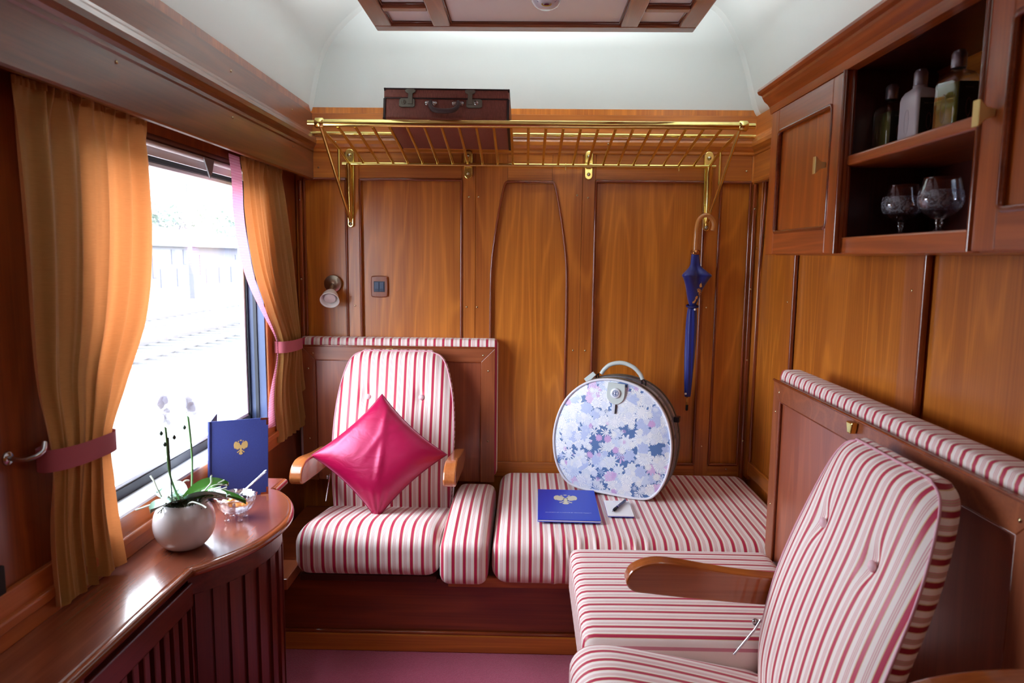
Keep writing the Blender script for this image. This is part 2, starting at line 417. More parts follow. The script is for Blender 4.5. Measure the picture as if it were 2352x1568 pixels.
tr = gm.add('ShaderNodeBsdfTransparent', {'Color': (.97,.985,1,1)}); gl = gm.add('ShaderNodeBsdfGlossy', {'Roughness': .02, 'Color': (1,1,1,1)})
fr = gm.math('MULTIPLY_ADD', gm.math('POWER', gm.add('ShaderNodeLayerWeight', {'Blend': .5}).outputs['Facing'], 5.0), .6, .03); mx = gm.add('ShaderNodeMixShader', {0: fr, 1: tr.outputs[0], 2: gl.outputs[0]}); gm.l.new(mx.outputs[0], gm.out.inputs[0])
MB().box(gx-.004, gx, WY0, WY1, WZ0+.01, 1.655).build('pane', gm.m, w0)
b = MB(); b.box(gx+.012, XL+.004, WY1-.008, WY1-.001, WZ0, 1.655); b.build('jamb_liner', simple('blue_grey_liner', (70,84,120), .3), w0)
b = MB(); b.box(gx+.03, gx+.042, WY1-.014, WY1-.008, WZ0, 1.655); b.build('jamb_strip', rub, w0)
b = MB(); b.box(gx+.012, XL+.012, WY0-.01, WY1, WZ0-.006, WZ0+.004, .002); b.build('window_sill', alu, w0)
# wooden casing
b = MB(); b.box(XL, XL+.012, WY1, WY1+.10, .66, 1.66, .003); b.box(XL, XL+.02, WY1+.06, WY1+.085, .66, 1.66, .004)
b.build('casing', wood('casing_wood', 'z', light=(206,122,64), dark=(170,84,36), seed=4.4), w0)
b = MB(); b.box(XL, XL+.014, -.6, WY1+.10, .675, .722, .003); b.box(XL, XL+.026, -.6, WY1+.115, .655, .678, .004); b.box(XL, XL+.02, -.6, WY1+.10, .62, .655, .002)
b.build('sill_board', wood('casing_wood_y', 'y', light=(196,112,58), dark=(160,78,34), seed=4.7), w0)
b = MB(); b.tube([(XL+.0, WY0, 1.632), (XL+.0, WY1, 1.632)], .008, 10); b.box(XL-.018, XL-.012, WY0, WY1, 1.605, 1.645); 
b.build('blind_bar', simple('pale_bar', (205,196,196), .35), w0)
b = MB(); b.tube([(XL-.01, WY0, 1.652), (XL-.01, WY1, 1.652)], .012, 10); b.build('blind_roll', simple('blind_brown', (96,52,44), .5), w0)
b = MB(); b.prism([(2.10,1.636),(2.17,1.636),(2.155,1.60),(2.14,1.578),(2.125,1.60)], lambda a, c, d: (d, a, c), XL+.006, XL+.010); b.build('blind_tab', simple('grey_tab', (120,112,116), .4), w0)
# ---- curtains
def curtain_mat():
    t = NT('curtain_fabric'); n = t.add('ShaderNodeTexNoise', {'Vector': t.mapping(t.coord(), scale=(60,60,900)), 'Scale': 1.0, 'Detail': 2.0}).outputs[0]
    col = t.mix(n, s2l((158,118,58)), s2l((190,146,78)))
    t.set(Base_Color=col, Roughness=.75); t.b.inputs['Sheen Weight'].default_value = .2
    t.bump(n, .15, .001)
    tl = t.add('ShaderNodeBsdfTranslucent', {'Color': s2l((246,150,88))})
    ms = t.add('ShaderNodeMixShader', {0: .20, 1: t.b.outputs[0], 2: tl.outputs[0]}); t.l.new(ms.outputs[0], t.out.inputs[0]); return t.m
CM = curtain_mat()
pink = simple('pink_band_fabric', (168,84,96), .8)
lin = NT('curtain_lining'); sx = lin.add('ShaderNodeSeparateXYZ', {'Vector': lin.coord()}).outputs[2]
lu = lin.math('FRACT', lin.math('MULTIPLY', sx, 110)); 
lin.set(Base_Color=lin.ramp(lu, [(0, s2l((205,120,150))), (.5, s2l((236,190,208)))], 'CONSTANT'), Roughness=.8)
tl = lin.add('ShaderNodeBsdfTranslucent', {'Color': s2l((238,150,180))}); ms = lin.add('ShaderNodeMixShader', {0: .35, 1: lin.b.outputs[0], 2: tl.outputs[0]}); lin.l.new(ms.outputs[0], lin.out.inputs[0])
def curtain(name, left, right, ztop, zb, zt, nf, label, xc=-.935, amp=.02, seedv=0, wz=.006):
    th = thing(name, label, 'curtain', (xc, (left[0][1]+right[0][1])/2, zb))
    rnd = random.Random(seedv); ph = [rnd.uniform(0, 6.28) for _ in range(6)]
    def pos(u, v):
        z = ztop+(zb-ztop)*v
        yl = smi(left, -z) ; yr = smi(right, -z)
        g = math.exp(-((z-zt)/.12)**2)          # tie gather
        top = math.exp(-((ztop-z)/.05)**2)
        uu = u+.012*math.sin(7*u+ph[0]+z*3)
        a = amp*(1-.45*g)*(.7+.3*math.sin(3.3*u+ph[1]))
        ff = math.sin(2*PI*nf*uu+ph[2]+.9*math.sin(2.2*z+ph[3]))
        ff = math.copysign(abs(ff)**.75, ff)
        x = xc+a*ff*(1-.7*top)+amp*.35*math.sin(2*PI*nf*2.3*uu+ph[4])*(.4+.6*top)+(.012+.010*math.sin(PI*u))*g
        x += top*.006*math.sin(2*PI*nf*3*u)
        y = yl+(yr-yl)*u+.008*math.cos(2*PI*nf*uu+ph[2])*(1-abs(2*u-1))
        if v > .97: z += wz*math.sin(2*PI*nf*u+ph[5])*(v-.97)/.03
        return (x, y, z)
    b = MB(); b.grid(pos, 220, 110); b.build('drape', CM, th)
    b = MB(); b.grid(lambda u, v: (pos(u, v*.02)[0]+.004*math.sin(u*PI*60), pos(u, 0)[1], ztop+.004-.016*v), 220, 3); b.build('heading', CM, th)
    return th, pos
tL, posL = curtain('curtain', [(-1.66,1.298),(-1.4,1.295),(-1.1,1.285),(-.95,1.30),(-.8,1.30),(-.63,1.305)], [(-1.66,1.735),(-1.4,1.725),(-1.2,1.67),(-1.05,1.56),(-.95,1.49),(-.85,1.495),(-.63,1.53)],
    1.668, .635, .95, 5, 'long ochre curtain tied back at the left side of the window, nearest the viewer', seedv=3, amp=.022)
def band(cy, hy, cz, hz, xc, hx, parent, tilt=0):
    def f(u, v):
        t = 2*PI*u; c = math.cos(t); s_ = math.sin(t)
        return (xc+hx*(abs(s_)**.8)*(1 if s_ > 0 else -1), cy+hy*(abs(c)**.8)*(1 if c > 0 else -1), cz+tilt*c+(v-.5)*2*hz)
    b = MB(); b.grid(f, 48, 4, closeu=True); return b.build('tieback', pink, parent)
band(1.395, .112, .945, .022, -.925, .034, tL, -.006)
b = MB(); b.tube(smoothpath([(-.965,1.255,.965),(-.93,1.25,.965),(-.91,1.265,.975),(-.915,1.28,.99)], 5), .005, 8); b.lathe([(.014,0),(.012,.004),(0,.006)], (-.97,1.255,.965), 14, M=Matrix.Rotation(PI/2, 4, 'Y')); b.build('hook', chrome(), tL)
tR, posR = curtain('curtain', [(-1.66,2.33),(-1.5,2.345),(-1.3,2.42),(-1.15,2.525),(-1.03,2.60),(-.97,2.60),(-.8,2.585),(-.66,2.60)], [(-1.66,2.70),(-1.4,2.78),(-1.2,2.815),(-1.03,2.82),(-.9,2.85),(-.75,2.91),(-.66,2.945)],
    1.668, .635, 1.0, 7, 'orange backlit curtain tied back in the corner beside the wall lamp', seedv=11, amp=.020, xc=-.938)
band(2.71, .118, 1.0, .022, -.93, .034, tR, -.004)
b = MB(); b.grid(lambda u, v: (posR(0, v)[0]-.002, posR(0, v)[1]-.004+u*-.085*(1-.85*math.exp(-((posR(0, v)[2]-1.0)/.2)**2))*(0 if v > .93 else 1), posR(0, v)[2]), 6, 110); b.build('pink_lining', lin.m, tR)
# ================================================================== window table and radiator cabinet
TZ = .62
bulge = smoothpath([(-.785,1.545,0),(-.745,1.59,0),(-.705,1.655,0),(-.677,1.73,0),(-.662,1.83,0),(-.672,1.92,0),(-.705,2.01,0),(-.755,2.08,0),(-.79,2.11,0)], 5)
outl = [(-.785,-.6)]+[(p.x, p.y) for p in bulge]+[(-.79,2.215),(-.97,2.215),(-.97,-.6)]
tt = thing('window_table', 'polished reddish wooden table top running under the window with a rounded end', 'table', (-.85, 1.2, .59))
b = MB(); b.prism(outl, lambda a, c, d: (a, c, d), TZ-.026, TZ, bev=.005); b.build('table_top', WT(), tt)
edge = [(p.x, p.y, TZ-.014) for p in bulge]
b = MB(); b.tube([(-.785,-.6,TZ-.014),(-.785,1.545,TZ-.014)]+edge[1:], .0125, 10, cap=True); b.tube([(-.789,2.12,TZ-.014),(-.789,2.216,TZ-.014)], .012, 10)
b.build('edge_moulding', wood('edge_wood', 'y', light=(170,92,54), dark=(130,60,32), rough=.18, coat=1, coat_rough=.08, seed=2.9), tt)
# radiator cabinet with slats
rc = thing('radiator_cabinet', 'slatted dark reddish wooden radiator cabinet beneath the window table', 'cabinet', (-.88, 1.1, 0))
red = wood('red_cabinet', 'z', light=(112,38,24), dark=(70,18,10), seed=1.9, rough=.3); redy = wood('red_cabinet_y', 'y', light=(112,38,24), dark=(70,18,10), seed=1.5, rough=.3)
dk = simple('dark_void', (14,10,12), .7)
MB().box(-.97, -.83, -.6, 2.05, .0, .585).build('dark_backing', dk, rc)  # solid near-black backing, painted shade in place of holes between the slats
b = MB(); b.box(-.83, -.797, -.6, 1.60, .50, .562, .004); b.box(-.83, -.797, -.6, 1.60, 0, .05, .003); b.build('front_rail', redy, rc)
b = MB(); b.box(-.86, -.82, 1.0, 1.52, .564, .575); b.build('grille_plate', simple('grey_metal_plate', (90,96,108), .35, .8), rc)
y = .45; sl = []
k = 0
while y < 1.60:
    MB().box(-.828, -.80, y, y+.022, .05, .50, .002, 1).build('slat', red, rc); y += .042; k += 1
for y in (.5,.6,.7,.8,.9,1.0,1.08,1.16): MB().box(-.828, -.80, y, y+.02, .562, .594, .002, 1).build('vent_post', red, rc)
inset = [(p.x-.028-.0*i, p.y) for i, p in enumerate(bulge)]
# curved end panel
cur = smoothpath([(-.812,1.59,0),(-.772,1.63,0),(-.735,1.685,0),(-.708,1.75,0),(-.694,1.83,0),(-.702,1.91,0),(-.735,1.985,0),(-.79,2.04,0),(-.84,2.07,0)], 6)
b = MB(); b.extr([(0,0),(0,.592)], lambda o, z, a: (0,0,0), 0, 0) if False else None
def wallstrip(b, pts, z0, z1, th=.012, mi=0):
    V = []; F = []; n = len(pts)
    for i, p in enumerate(pts):
        d = (pts[min(i+1, n-1)]-pts[max(i-1, 0)]).normalized(); nr = Vector((d.y, -d.x, 0))
        q = p+nr*th
        V += [(q.x, q.y, z0), (q.x, q.y, z1), (p.x, p.y, z1), (p.x, p.y, z0)]
    for i in range(n-1):
        for k in range(4): F.append((i*4+k, i*4+(k+1) % 4, (i+1)*4+(k+1) % 4, (i+1)*4+k))
    F += [(3,2,1,0), tuple((n-1)*4+k for k in range(4))]
    return b.add(V, F, mi)
wallstrip(MB(), cur, 0, .594, .004).build('curved_panel', red, rc)
wallstrip(MB(), cur, .53, .594, .010).build('curved_rail', redy, rc); wallstrip(MB(), cur, 0, .06, .012).build('curved_rail', redy, rc)
for i in range(2, len(cur)-3, 4):
    wallstrip(MB(), cur[i:i+3], .06, .53, .011).build('slat', red, rc)
# ---- flower pot
pot = thing('orchid_pot', 'round white ceramic pot with a white orchid on the window table', 'potted plant', (-.845,1.66,TZ))
px, py = -.848, 1.665
prof_ = [(.0,0),(.034,0),(.05,.008),(.066,.03),(.0725,.058),(.069,.088),(.058,.108),(.051,.116),(.047,.115),(.046,.10),(.0,.098)]
pr = [(p.x, p.z) for p in smoothpath([(a, 0, c) for a, c in prof_], 3)]
MB().lathe([(max(r, 0), z) for r, z in pr], (px,py,TZ+.001), 40).build('pot', simple('white_ceramic', (226,222,226), .22, 0, .6), pot)
moss = simple('moss', (62,66,40), .95)
b = MB(); rnd = random.Random(5)
for i in range(160):
    a = rnd.uniform(0, 6.28); r = rnd.uniform(.0, .05); z = TZ+.108+rnd.uniform(-.004,.012)
    p0 = Vector((px+r*math.cos(a), py+r*math.sin(a), z)); p1 = p0+Vector((rnd.uniform(-.02,.02), rnd.uniform(-.02,.02), rnd.uniform(.002,.018))); p2 = p1+Vector((rnd.uniform(-.015,.015), rnd.uniform(-.015,.015), rnd.uniform(-.012,.006)))
    b.tube([p0, p1, p2], .0012, 4)
tag(b.build('moss', moss, pot), kind='stuff')
rootm = simple('orchid_root', (196,204,190), .6)
for i in range(16):
    a = rnd.uniform(0, 6.28); r0 = .035
    if i < 9: a = rnd.uniform(-.6, 2.6)
    p = Vector((px+r0*math.cos(a), py+r0*math.sin(a), TZ+.112)); pts = [p]
    d = Vector((math.cos(a), math.sin(a), rnd.uniform(.4,1.2)))
    for k in range(5):
        p = p+d.normalized()*.017; d += Vector((rnd.uniform(-.8,.8), rnd.uniform(-.8,.8), rnd.uniform(-.9,.35))); pts.append(p)
    MB().tube(smoothpath(pts, 4), .0022, 6).build('aerial_root', rootm, pot)
leafm = NT('orchid_leaf'); leafm.set(Base_Color=s2l((74,132,52)), Roughness=.18); leafm.b.inputs['Coat Weight'].default_value = .6; leafm.b.inputs['Coat Roughness'].default_value = .1
leafl = simple('orchid_leaf_lit', (150,186,168), .15, 0, .8)  # green leaves paled: the white light on them is put into the colour
def leaf(a, L, w, rise, droop, mat, roll=0):
    d = Vector((math.cos(a), math.sin(a), 0)); sd = Vector((-math.sin(a), math.cos(a), 0))
    def f(u, v):
        t = v; s_ = u*2-1; ww = w*math.sin(PI*min(.999, .06+t*.94))**.6*(1-.15*t)
        p = Vector((px, py, TZ+.112))+d*(L*t)+Vector((0,0,rise*math.sin(t*PI*.62)-droop*t*t))
        return p+sd*(s_*ww)+Vector((0,0,.010*abs(s_)**1.5+roll*s_*ww))
    b = MB(); b.grid(f, 10, 22)
    b.grid(lambda u, v: f(u, v)-Vector((0,0,.0016)), 10, 22); return b.build('leaf', mat, pot)
leaf(2.75, .088, .036, .030, .018, leafl, -.3); leaf(-1.9, .10, .034, .022, .012, leafl, .1)
leaf(.9, .12, .020, .035, .018, leafm.m, .5); leaf(-.1, .115, .030, .034, .012, leafl, -.25); leaf(.15, .15, .014, .03, .035, leafm.m, .2)
stemm = simple('orchid_stem', (86,130,70), .5); stake = simple('dark_stake', (40,44,38), .6); _b = NT('white_petal'); _b.set(Base_Color=s2l((238,238,244)), Roughness=.6); _tl = _b.add('ShaderNodeBsdfTranslucent', {'Color': (.9,.9,.95,1)}); _ms = _b.add('ShaderNodeMixShader', {0: .4, 1: _b.b.outputs[0], 2: _tl.outputs[0]}); _b.l.new(_ms.outputs[0], _b.out.inputs[0]); bloom = _b.m; bud = simple('dark_bud', (34,52,40), .5)
fl_c = [(-.862,1.625),( -.855,1.725)]
for n_i, (sx_, sy_) in enumerate(fl_c):
    top = TZ+.365-.01*n_i
    b = MB(); b.tube(smoothpath([(px+.01*n_i, py+(-.01 if n_i == 0 else .02), TZ+.11),(sx_+.004, sy_, TZ+.2),(sx_, sy_, TZ+.3),(sx_-.004, sy_-.004, top)], 6), .0026, 8); st_ = b.build('flower_stem', stemm, pot)
    if n_i == 0: MB().tube([(sx_+.006, sy_+.002, TZ+.10),(sx_+.004, sy_+.001, TZ+.29)], .0018, 6).build('stake', stake, pot)
    for j in range(3):
        c = Vector((sx_+rnd.uniform(-.018,.018), sy_+rnd.uniform(-.024,.024), top-.02+.025*j+rnd.uniform(-.01,.01)))
        b = MB()
        fa = rnd.uniform(0, 1)
        for q in range(5):
            a = 2*PI*q/5+fa; L = .022 if q % 2 else .026
            ddir = Vector((math.sin(a)*.3+.25, math.sin(a), math.cos(a))).normalized(); side = ddir.cross(Vector((1,-.6,0)).normalized()).normalized()
            b.grid(lambda u, v: c+ddir*(L*v)+side*((u*2-1)*.013*math.sin(PI*(.08+.9*v)))+Vector((.7,-.5,0))*(.008*v*v), 6, 8)
        b.build('flower', bloom, pot)
    for j in range(3 if n_i == 0 else 1):
        c = Vector((sx_+(-.012, .014, .002)[j], sy_+(.0,.01,-.012)[j], top-.065-.012*j))
        b = MB(); b.lathe([(0,-.006),(.0035,-.003),(.0042,.001),(.002,.005),(0,.007)], c, 10); b.build('bud', bud, pot)
# ---- eagle emblem polygons
def eagle(kind=0):
    """list of polygons in the unit box (-.5...5), double headed eagle"""
    P = []
    w = [(.06,.10),(.12,.20),(.22,.33),(.33,.40),(.43,.36),(.49,.25),(.50,.12),(.46,-.02),(.40,-.06),(.385,.0),(.35,-.10),(.325,-.03),(.285,-.14),(.265,-.06),(.225,-.16),(.205,-.08),(.16,-.15),(.14,-.06),(.07,-.05)]
    hd = [(.02,.08),(.05,.20),(.10,.29),(.16,.33),(.22,.32),(.26,.27),(.215,.285),(.18,.255),(.14,.24),(.11,.17),(.09,.08)]
    cr_ = [(.12,.36),(.20,.355),(.225,.42),(.185,.40),(.16,.445),(.14,.40),(.105,.42)]
    leg = [(.05,-.13),(.12,-.18),(.20,-.25),(.28,-.27),(.25,-.30),(.27,-.34),(.19,-.32),(.12,-.26),(.05,-.20)]
    for q in (w, hd, cr_, leg):
        P.append(q); P.append([(-x, y_) for x, y_ in q][::-1])
    P.append([(-.075,.12),(-.095,-.02),(-.06,-.16),(0,-.20),(.06,-.16),(.095,-.02),(.075,.12),(0,.15)])
    P.append([(-.05,-.18),(.05,-.18),(.09,-.30),(.15,-.40),(.10,-.42),(.06,-.47),(.02,-.44),(0,-.49),(-.02,-.44),(-.06,-.47),(-.10,-.42),(-.15,-.40),(-.09,-.30)])
    P.append([(-.055,.40),(.055,.40),(.075,.49),(.03,.455),(0,.51),(-.03,.455),(-.075,.49)])
    return P
def emblem(name, M, sx, sy, mat, parent, th=.0005):
    b = MB()
    for poly in eagle(): b.prism([(x*sx, y_*sy) for x, y_ in poly], lambda a, c, d: (a, c, d), 0, th)
    b.xf(M); return b.build(name, mat, parent)
gold = simple('gold_foil', (226,190,124), .35, .6)
def frame(o, ux, uy):
    ux = Vector(ux).normalized(); uy = Vector(uy).normalized(); n = ux.cross(uy)
    return Matrix(((ux.x, uy.x, n.x, o[0]), (ux.y, uy.y, n.y, o[1]), (ux.z, uy.z, n.z, o[2]), (0,0,0,1)))
# ---- standing menu folder
mf = thing('menu_folder', 'dark navy menu folder with a gold eagle standing open on the window table', 'menu', (-.86,2.03,TZ))
navy = NT('navy_cloth'); nn = navy.add('ShaderNodeTexNoise', {'Vector': navy.coord(), 'Scale': 700.0, 'Detail': 2.0}).outputs[0]
navy.set(Base_Color=navy.mix(nn, s2l((22,30,84)), s2l((44,58,132))), Roughness=.6); navy.bump(nn, .2, .0005)
p0 = Vector((-.935,1.995,TZ)); p1 = Vector((-.785,2.062,TZ)); up = Vector((-.0,.02,.235)); d1 = (p1-p0)
d2 = Vector((-.028,.105,0))
M1 = frame(p0, d1, up); Wd = d1.length; Hh = up.length
MB().box(0, Wd, 0, Hh, -.0025, 0, .0008, 1, M=M1).build('front_cover', navy.m, mf)
M2 = frame(p0, d2, up)
MB().box(0, .11, 0, Hh, 0, .0025, .0008, 1, M=M2).build('back_cover', navy.m, mf)
b = MB(); b.tube([p0+Vector((-.002,0,0)), p0+up+Vector((-.002,0,0))], .005, 10); b.build('spine', navy.m, mf)
MB().box(.004, .10, .006, Hh-.006, -.003, -.001, M=M2).build('page', simple('white_paper', (238,240,244), .7), mf)
emblem('emblem', M1 @ Matrix.Translation((Wd*.52, Hh*.64, .0002)), .040, .048, gold, mf)
text('menu_lettering', 'MENU', .011, M1 @ Matrix.Translation((Wd*.52, Hh*.055, .0004)), gold, mf, .0001)
b = MB()
for x, y_, sx_, sy_ in ((Wd, Hh, -1, -1), (Wd, 0, -1, 1)):
    b.prism([(x+.0005, y_), (x+.0005, y_+sy_*.022), (x-.006, y_+sy_*.022), (x-.006, y_+sy_*.006), (x-.022, y_+sy_*.006), (x-.022, y_)], lambda a, c, d: (a, c, d), -.003, .0006)
b.xf(M1); b.build('corner_fitting', simple('copper_corner', (216,150,120), .25, 1), mf)
# ---- crystal bowl
cb = thing('crystal_bowl', 'small footed cut crystal bowl of sweets on the window table', 'bowl', (-.795,1.85,TZ))
bx, by = -.797, 1.853
xt = thinglass('crystal', (.93,.95,1,1), .22, .08)
def scal(t, z): return 1+.05*math.cos(12*t)*(1 if z > .03 else 0)
prof_ = [(.012,.018),(.03,.022),(.044,.036),(.052,.056),(.056,.068),(.052,.069),(.047,.056),(.039,.040),(.026,.028),(0,.026)]
MB().lathe([(0,.018)]+prof_, (bx,by,TZ), 48, f=scal).build('bowl', xt, cb)
for k in range(4):
    a = PI/4+k*PI/2; MB().lathe([(0,0),(.007,.001),(.008,.006),(.005,.014),(.009,.022),(0,.024)], (bx+.026*math.cos(a), by+.026*math.sin(a), TZ+.0005), 10).build('foot', xt, cb)
cols = [simple('orange_sweet', (240,150,30), .3, 0, .5), simple('amber_sweet', (226,110,40), .3, 0, .5), simple('cream_sweet', (240,214,180), .4), simple('dark_wrapper', (24,22,44), .25, .3, .5)]
rnd = random.Random(9)
for i in range(22):
    a = rnd.uniform(0, 6.28); r = rnd.uniform(0, .032); c = (bx+r*math.cos(a), by+r*math.sin(a), TZ+.036+rnd.uniform(0,.022))
    ck = 3 if (math.cos(a) > .2 and i % 3 == 0) else rnd.choice([0,0,1,2,2])
    b = MB(); b.cushion(-.009, .009, -.007, .007, -.005, .005, .004, n=(4,4,3)); b.xf(Matrix.Translation(c) @ Matrix.Rotation(rnd.uniform(0,3), 4, 'Z') @ Matrix.Rotation(rnd.uniform(-.6,.6), 4, 'X'))
    o = b.build('wrapped_sweet', cols[ck]); tag(o, ['orange sweet lying in the crystal bowl', 'amber sweet lying in the crystal bowl', 'cream coloured sweet lying in the crystal bowl', 'dark wrapped sweet lying in the crystal bowl'][ck], 'sweet', 'sweets in the crystal bowl')
sp = thing('serving_tongs', 'silver tongs resting in the crystal bowl of sweets', 'tongs', (bx, by, TZ+.05))
b = MB(); b.box(-.004, .004, 0, .085, -.001, .001, .0006, 1, M=frame((bx+.012, by+.018, TZ+.070), (.8,-.3,.25), (.62,.55,.62))); b.build('tong_arm', chrome(), sp)
b = MB(); b.box(-.004, .004, 0, .085, -.001, .001, .0006, 1, M=frame((bx+.006, by+.024, TZ+.064), (.8,-.3,.25), (.66,.52,.60))); b.build('tong_arm', chrome(), sp)

# ================================================================== seating
SX = stripes('striped_fabric_across', 'x'); SZ = stripes('striped_fabric_gusset', 'z', red=(150,24,52), cream=(206,182,160)); SY = stripes('striped_fabric_lengthways', 'y')
def berth_panel(name, label, x0, x1, M, org):
    """local frame: front at y=0, wall towards +y, width along x"""
    th = thing(name, label, 'berth', org); 
    W = wood('berth_frame_wood', 'x', light=(166,92,54), dark=(122,60,32), seed=.7); WvF = wood('berth_frame_wood_v', 'z', light=(166,92,54), dark=(122,60,32), seed=.9)
    z0, z1, f = .40, .975, .058
    b = MB(); b.prism([(x0, z1), (x1, z1), (x1-f, z1-f), (x0+f, z1-f)], lambda a, c, d: (a, d, c), 0, .024, bev=.002); b.xf(M); b.build('top_rail', W, th)
    for a_, c_ in ((x0, x0+f), (x1, x1-f)):
        b = MB(); b.prism([(a_, z0), (a_, z1), (c_, z1-f), (c_, z0)], lambda a, c, d: (a, d, c), 0, .024, bev=.002); b.xf(M); b.build('stile', WvF, th)
    b = MB(); b.box(x0+f-.004, x1-f+.004, .010, .020, z0, z1-f+.004); b.xf(M); b.build('inset_panel', wood('berth_inset', 'z', light=(178,96,60), dark=(134,64,40), rough=.3, coat=1.0, coat_rough=.3, seed=.2), th)
    b = MB(); b.tube([(x0+f, .004, z0), (x0+f, .004, z1-f), (x1-f, .004, z1-f), (x1-f, .004, z0)], .004, 8); b.tube([(x0, .0, z1+.002), (x1, .0, z1+.002)], .004, 8); b.xf(M); b.build('bead', WM(), th)
    b = MB(); b.cushion(x0-.022, x1+.010, .022, .098, z0+.02, 1.008, .018, n=(60,8,20)); b.xf(M); b.build('mattress', None or (SX if abs(M[0][0]) > .5 else SY), th)
    b = MB()
    for x, z in ((x0+.05, z1-.03), (x1-.05, z1-.03), (x0+.028, .88), (x1-.028, .88), (x0+.028, .58), (x1-.028, .58)):
        b2 = MB(); b2.lathe([(.0042,0),(.004,.0012),(0,.002)], (0,0,0), 10, M=Matrix.Rotation(PI/2, 4, 'X')); b2.xf(M @ Matrix.Translation((x, 0, z))); b2.build('screw_head', simple('nickel_screw', (205,190,150), .25, 1), th)
    b = MB(); xm = (x0+x1)/2-.03; b.prism([(-.016,.016),(.016,.016),(.008,-.012),(-.008,-.012)], lambda a, c, d: (xm+a, -d, .955+c), 0, .016, bev=.003); b.xf(M); b.build('catch', brass(), th)
    return th
ML = Matrix.Translation((0, 2.868, 0))
berth_panel('folded_berth', 'folded up berth with wooden frame and striped mattress on the end wall behind an armchair', -.935, -.123, ML, (-.53, 2.92, .40))
MR = Matrix.Translation((.79, 1.60, 0)) @ Matrix.Rotation(-PI/2, 4, 'Z')   # local x -> -Y, local -y -> -X
berth_panel('folded_berth', 'folded up berth with wooden frame and striped mattress along the right wall below the cabinet', -.59, .57, MR, (.84, 1.6, .40))

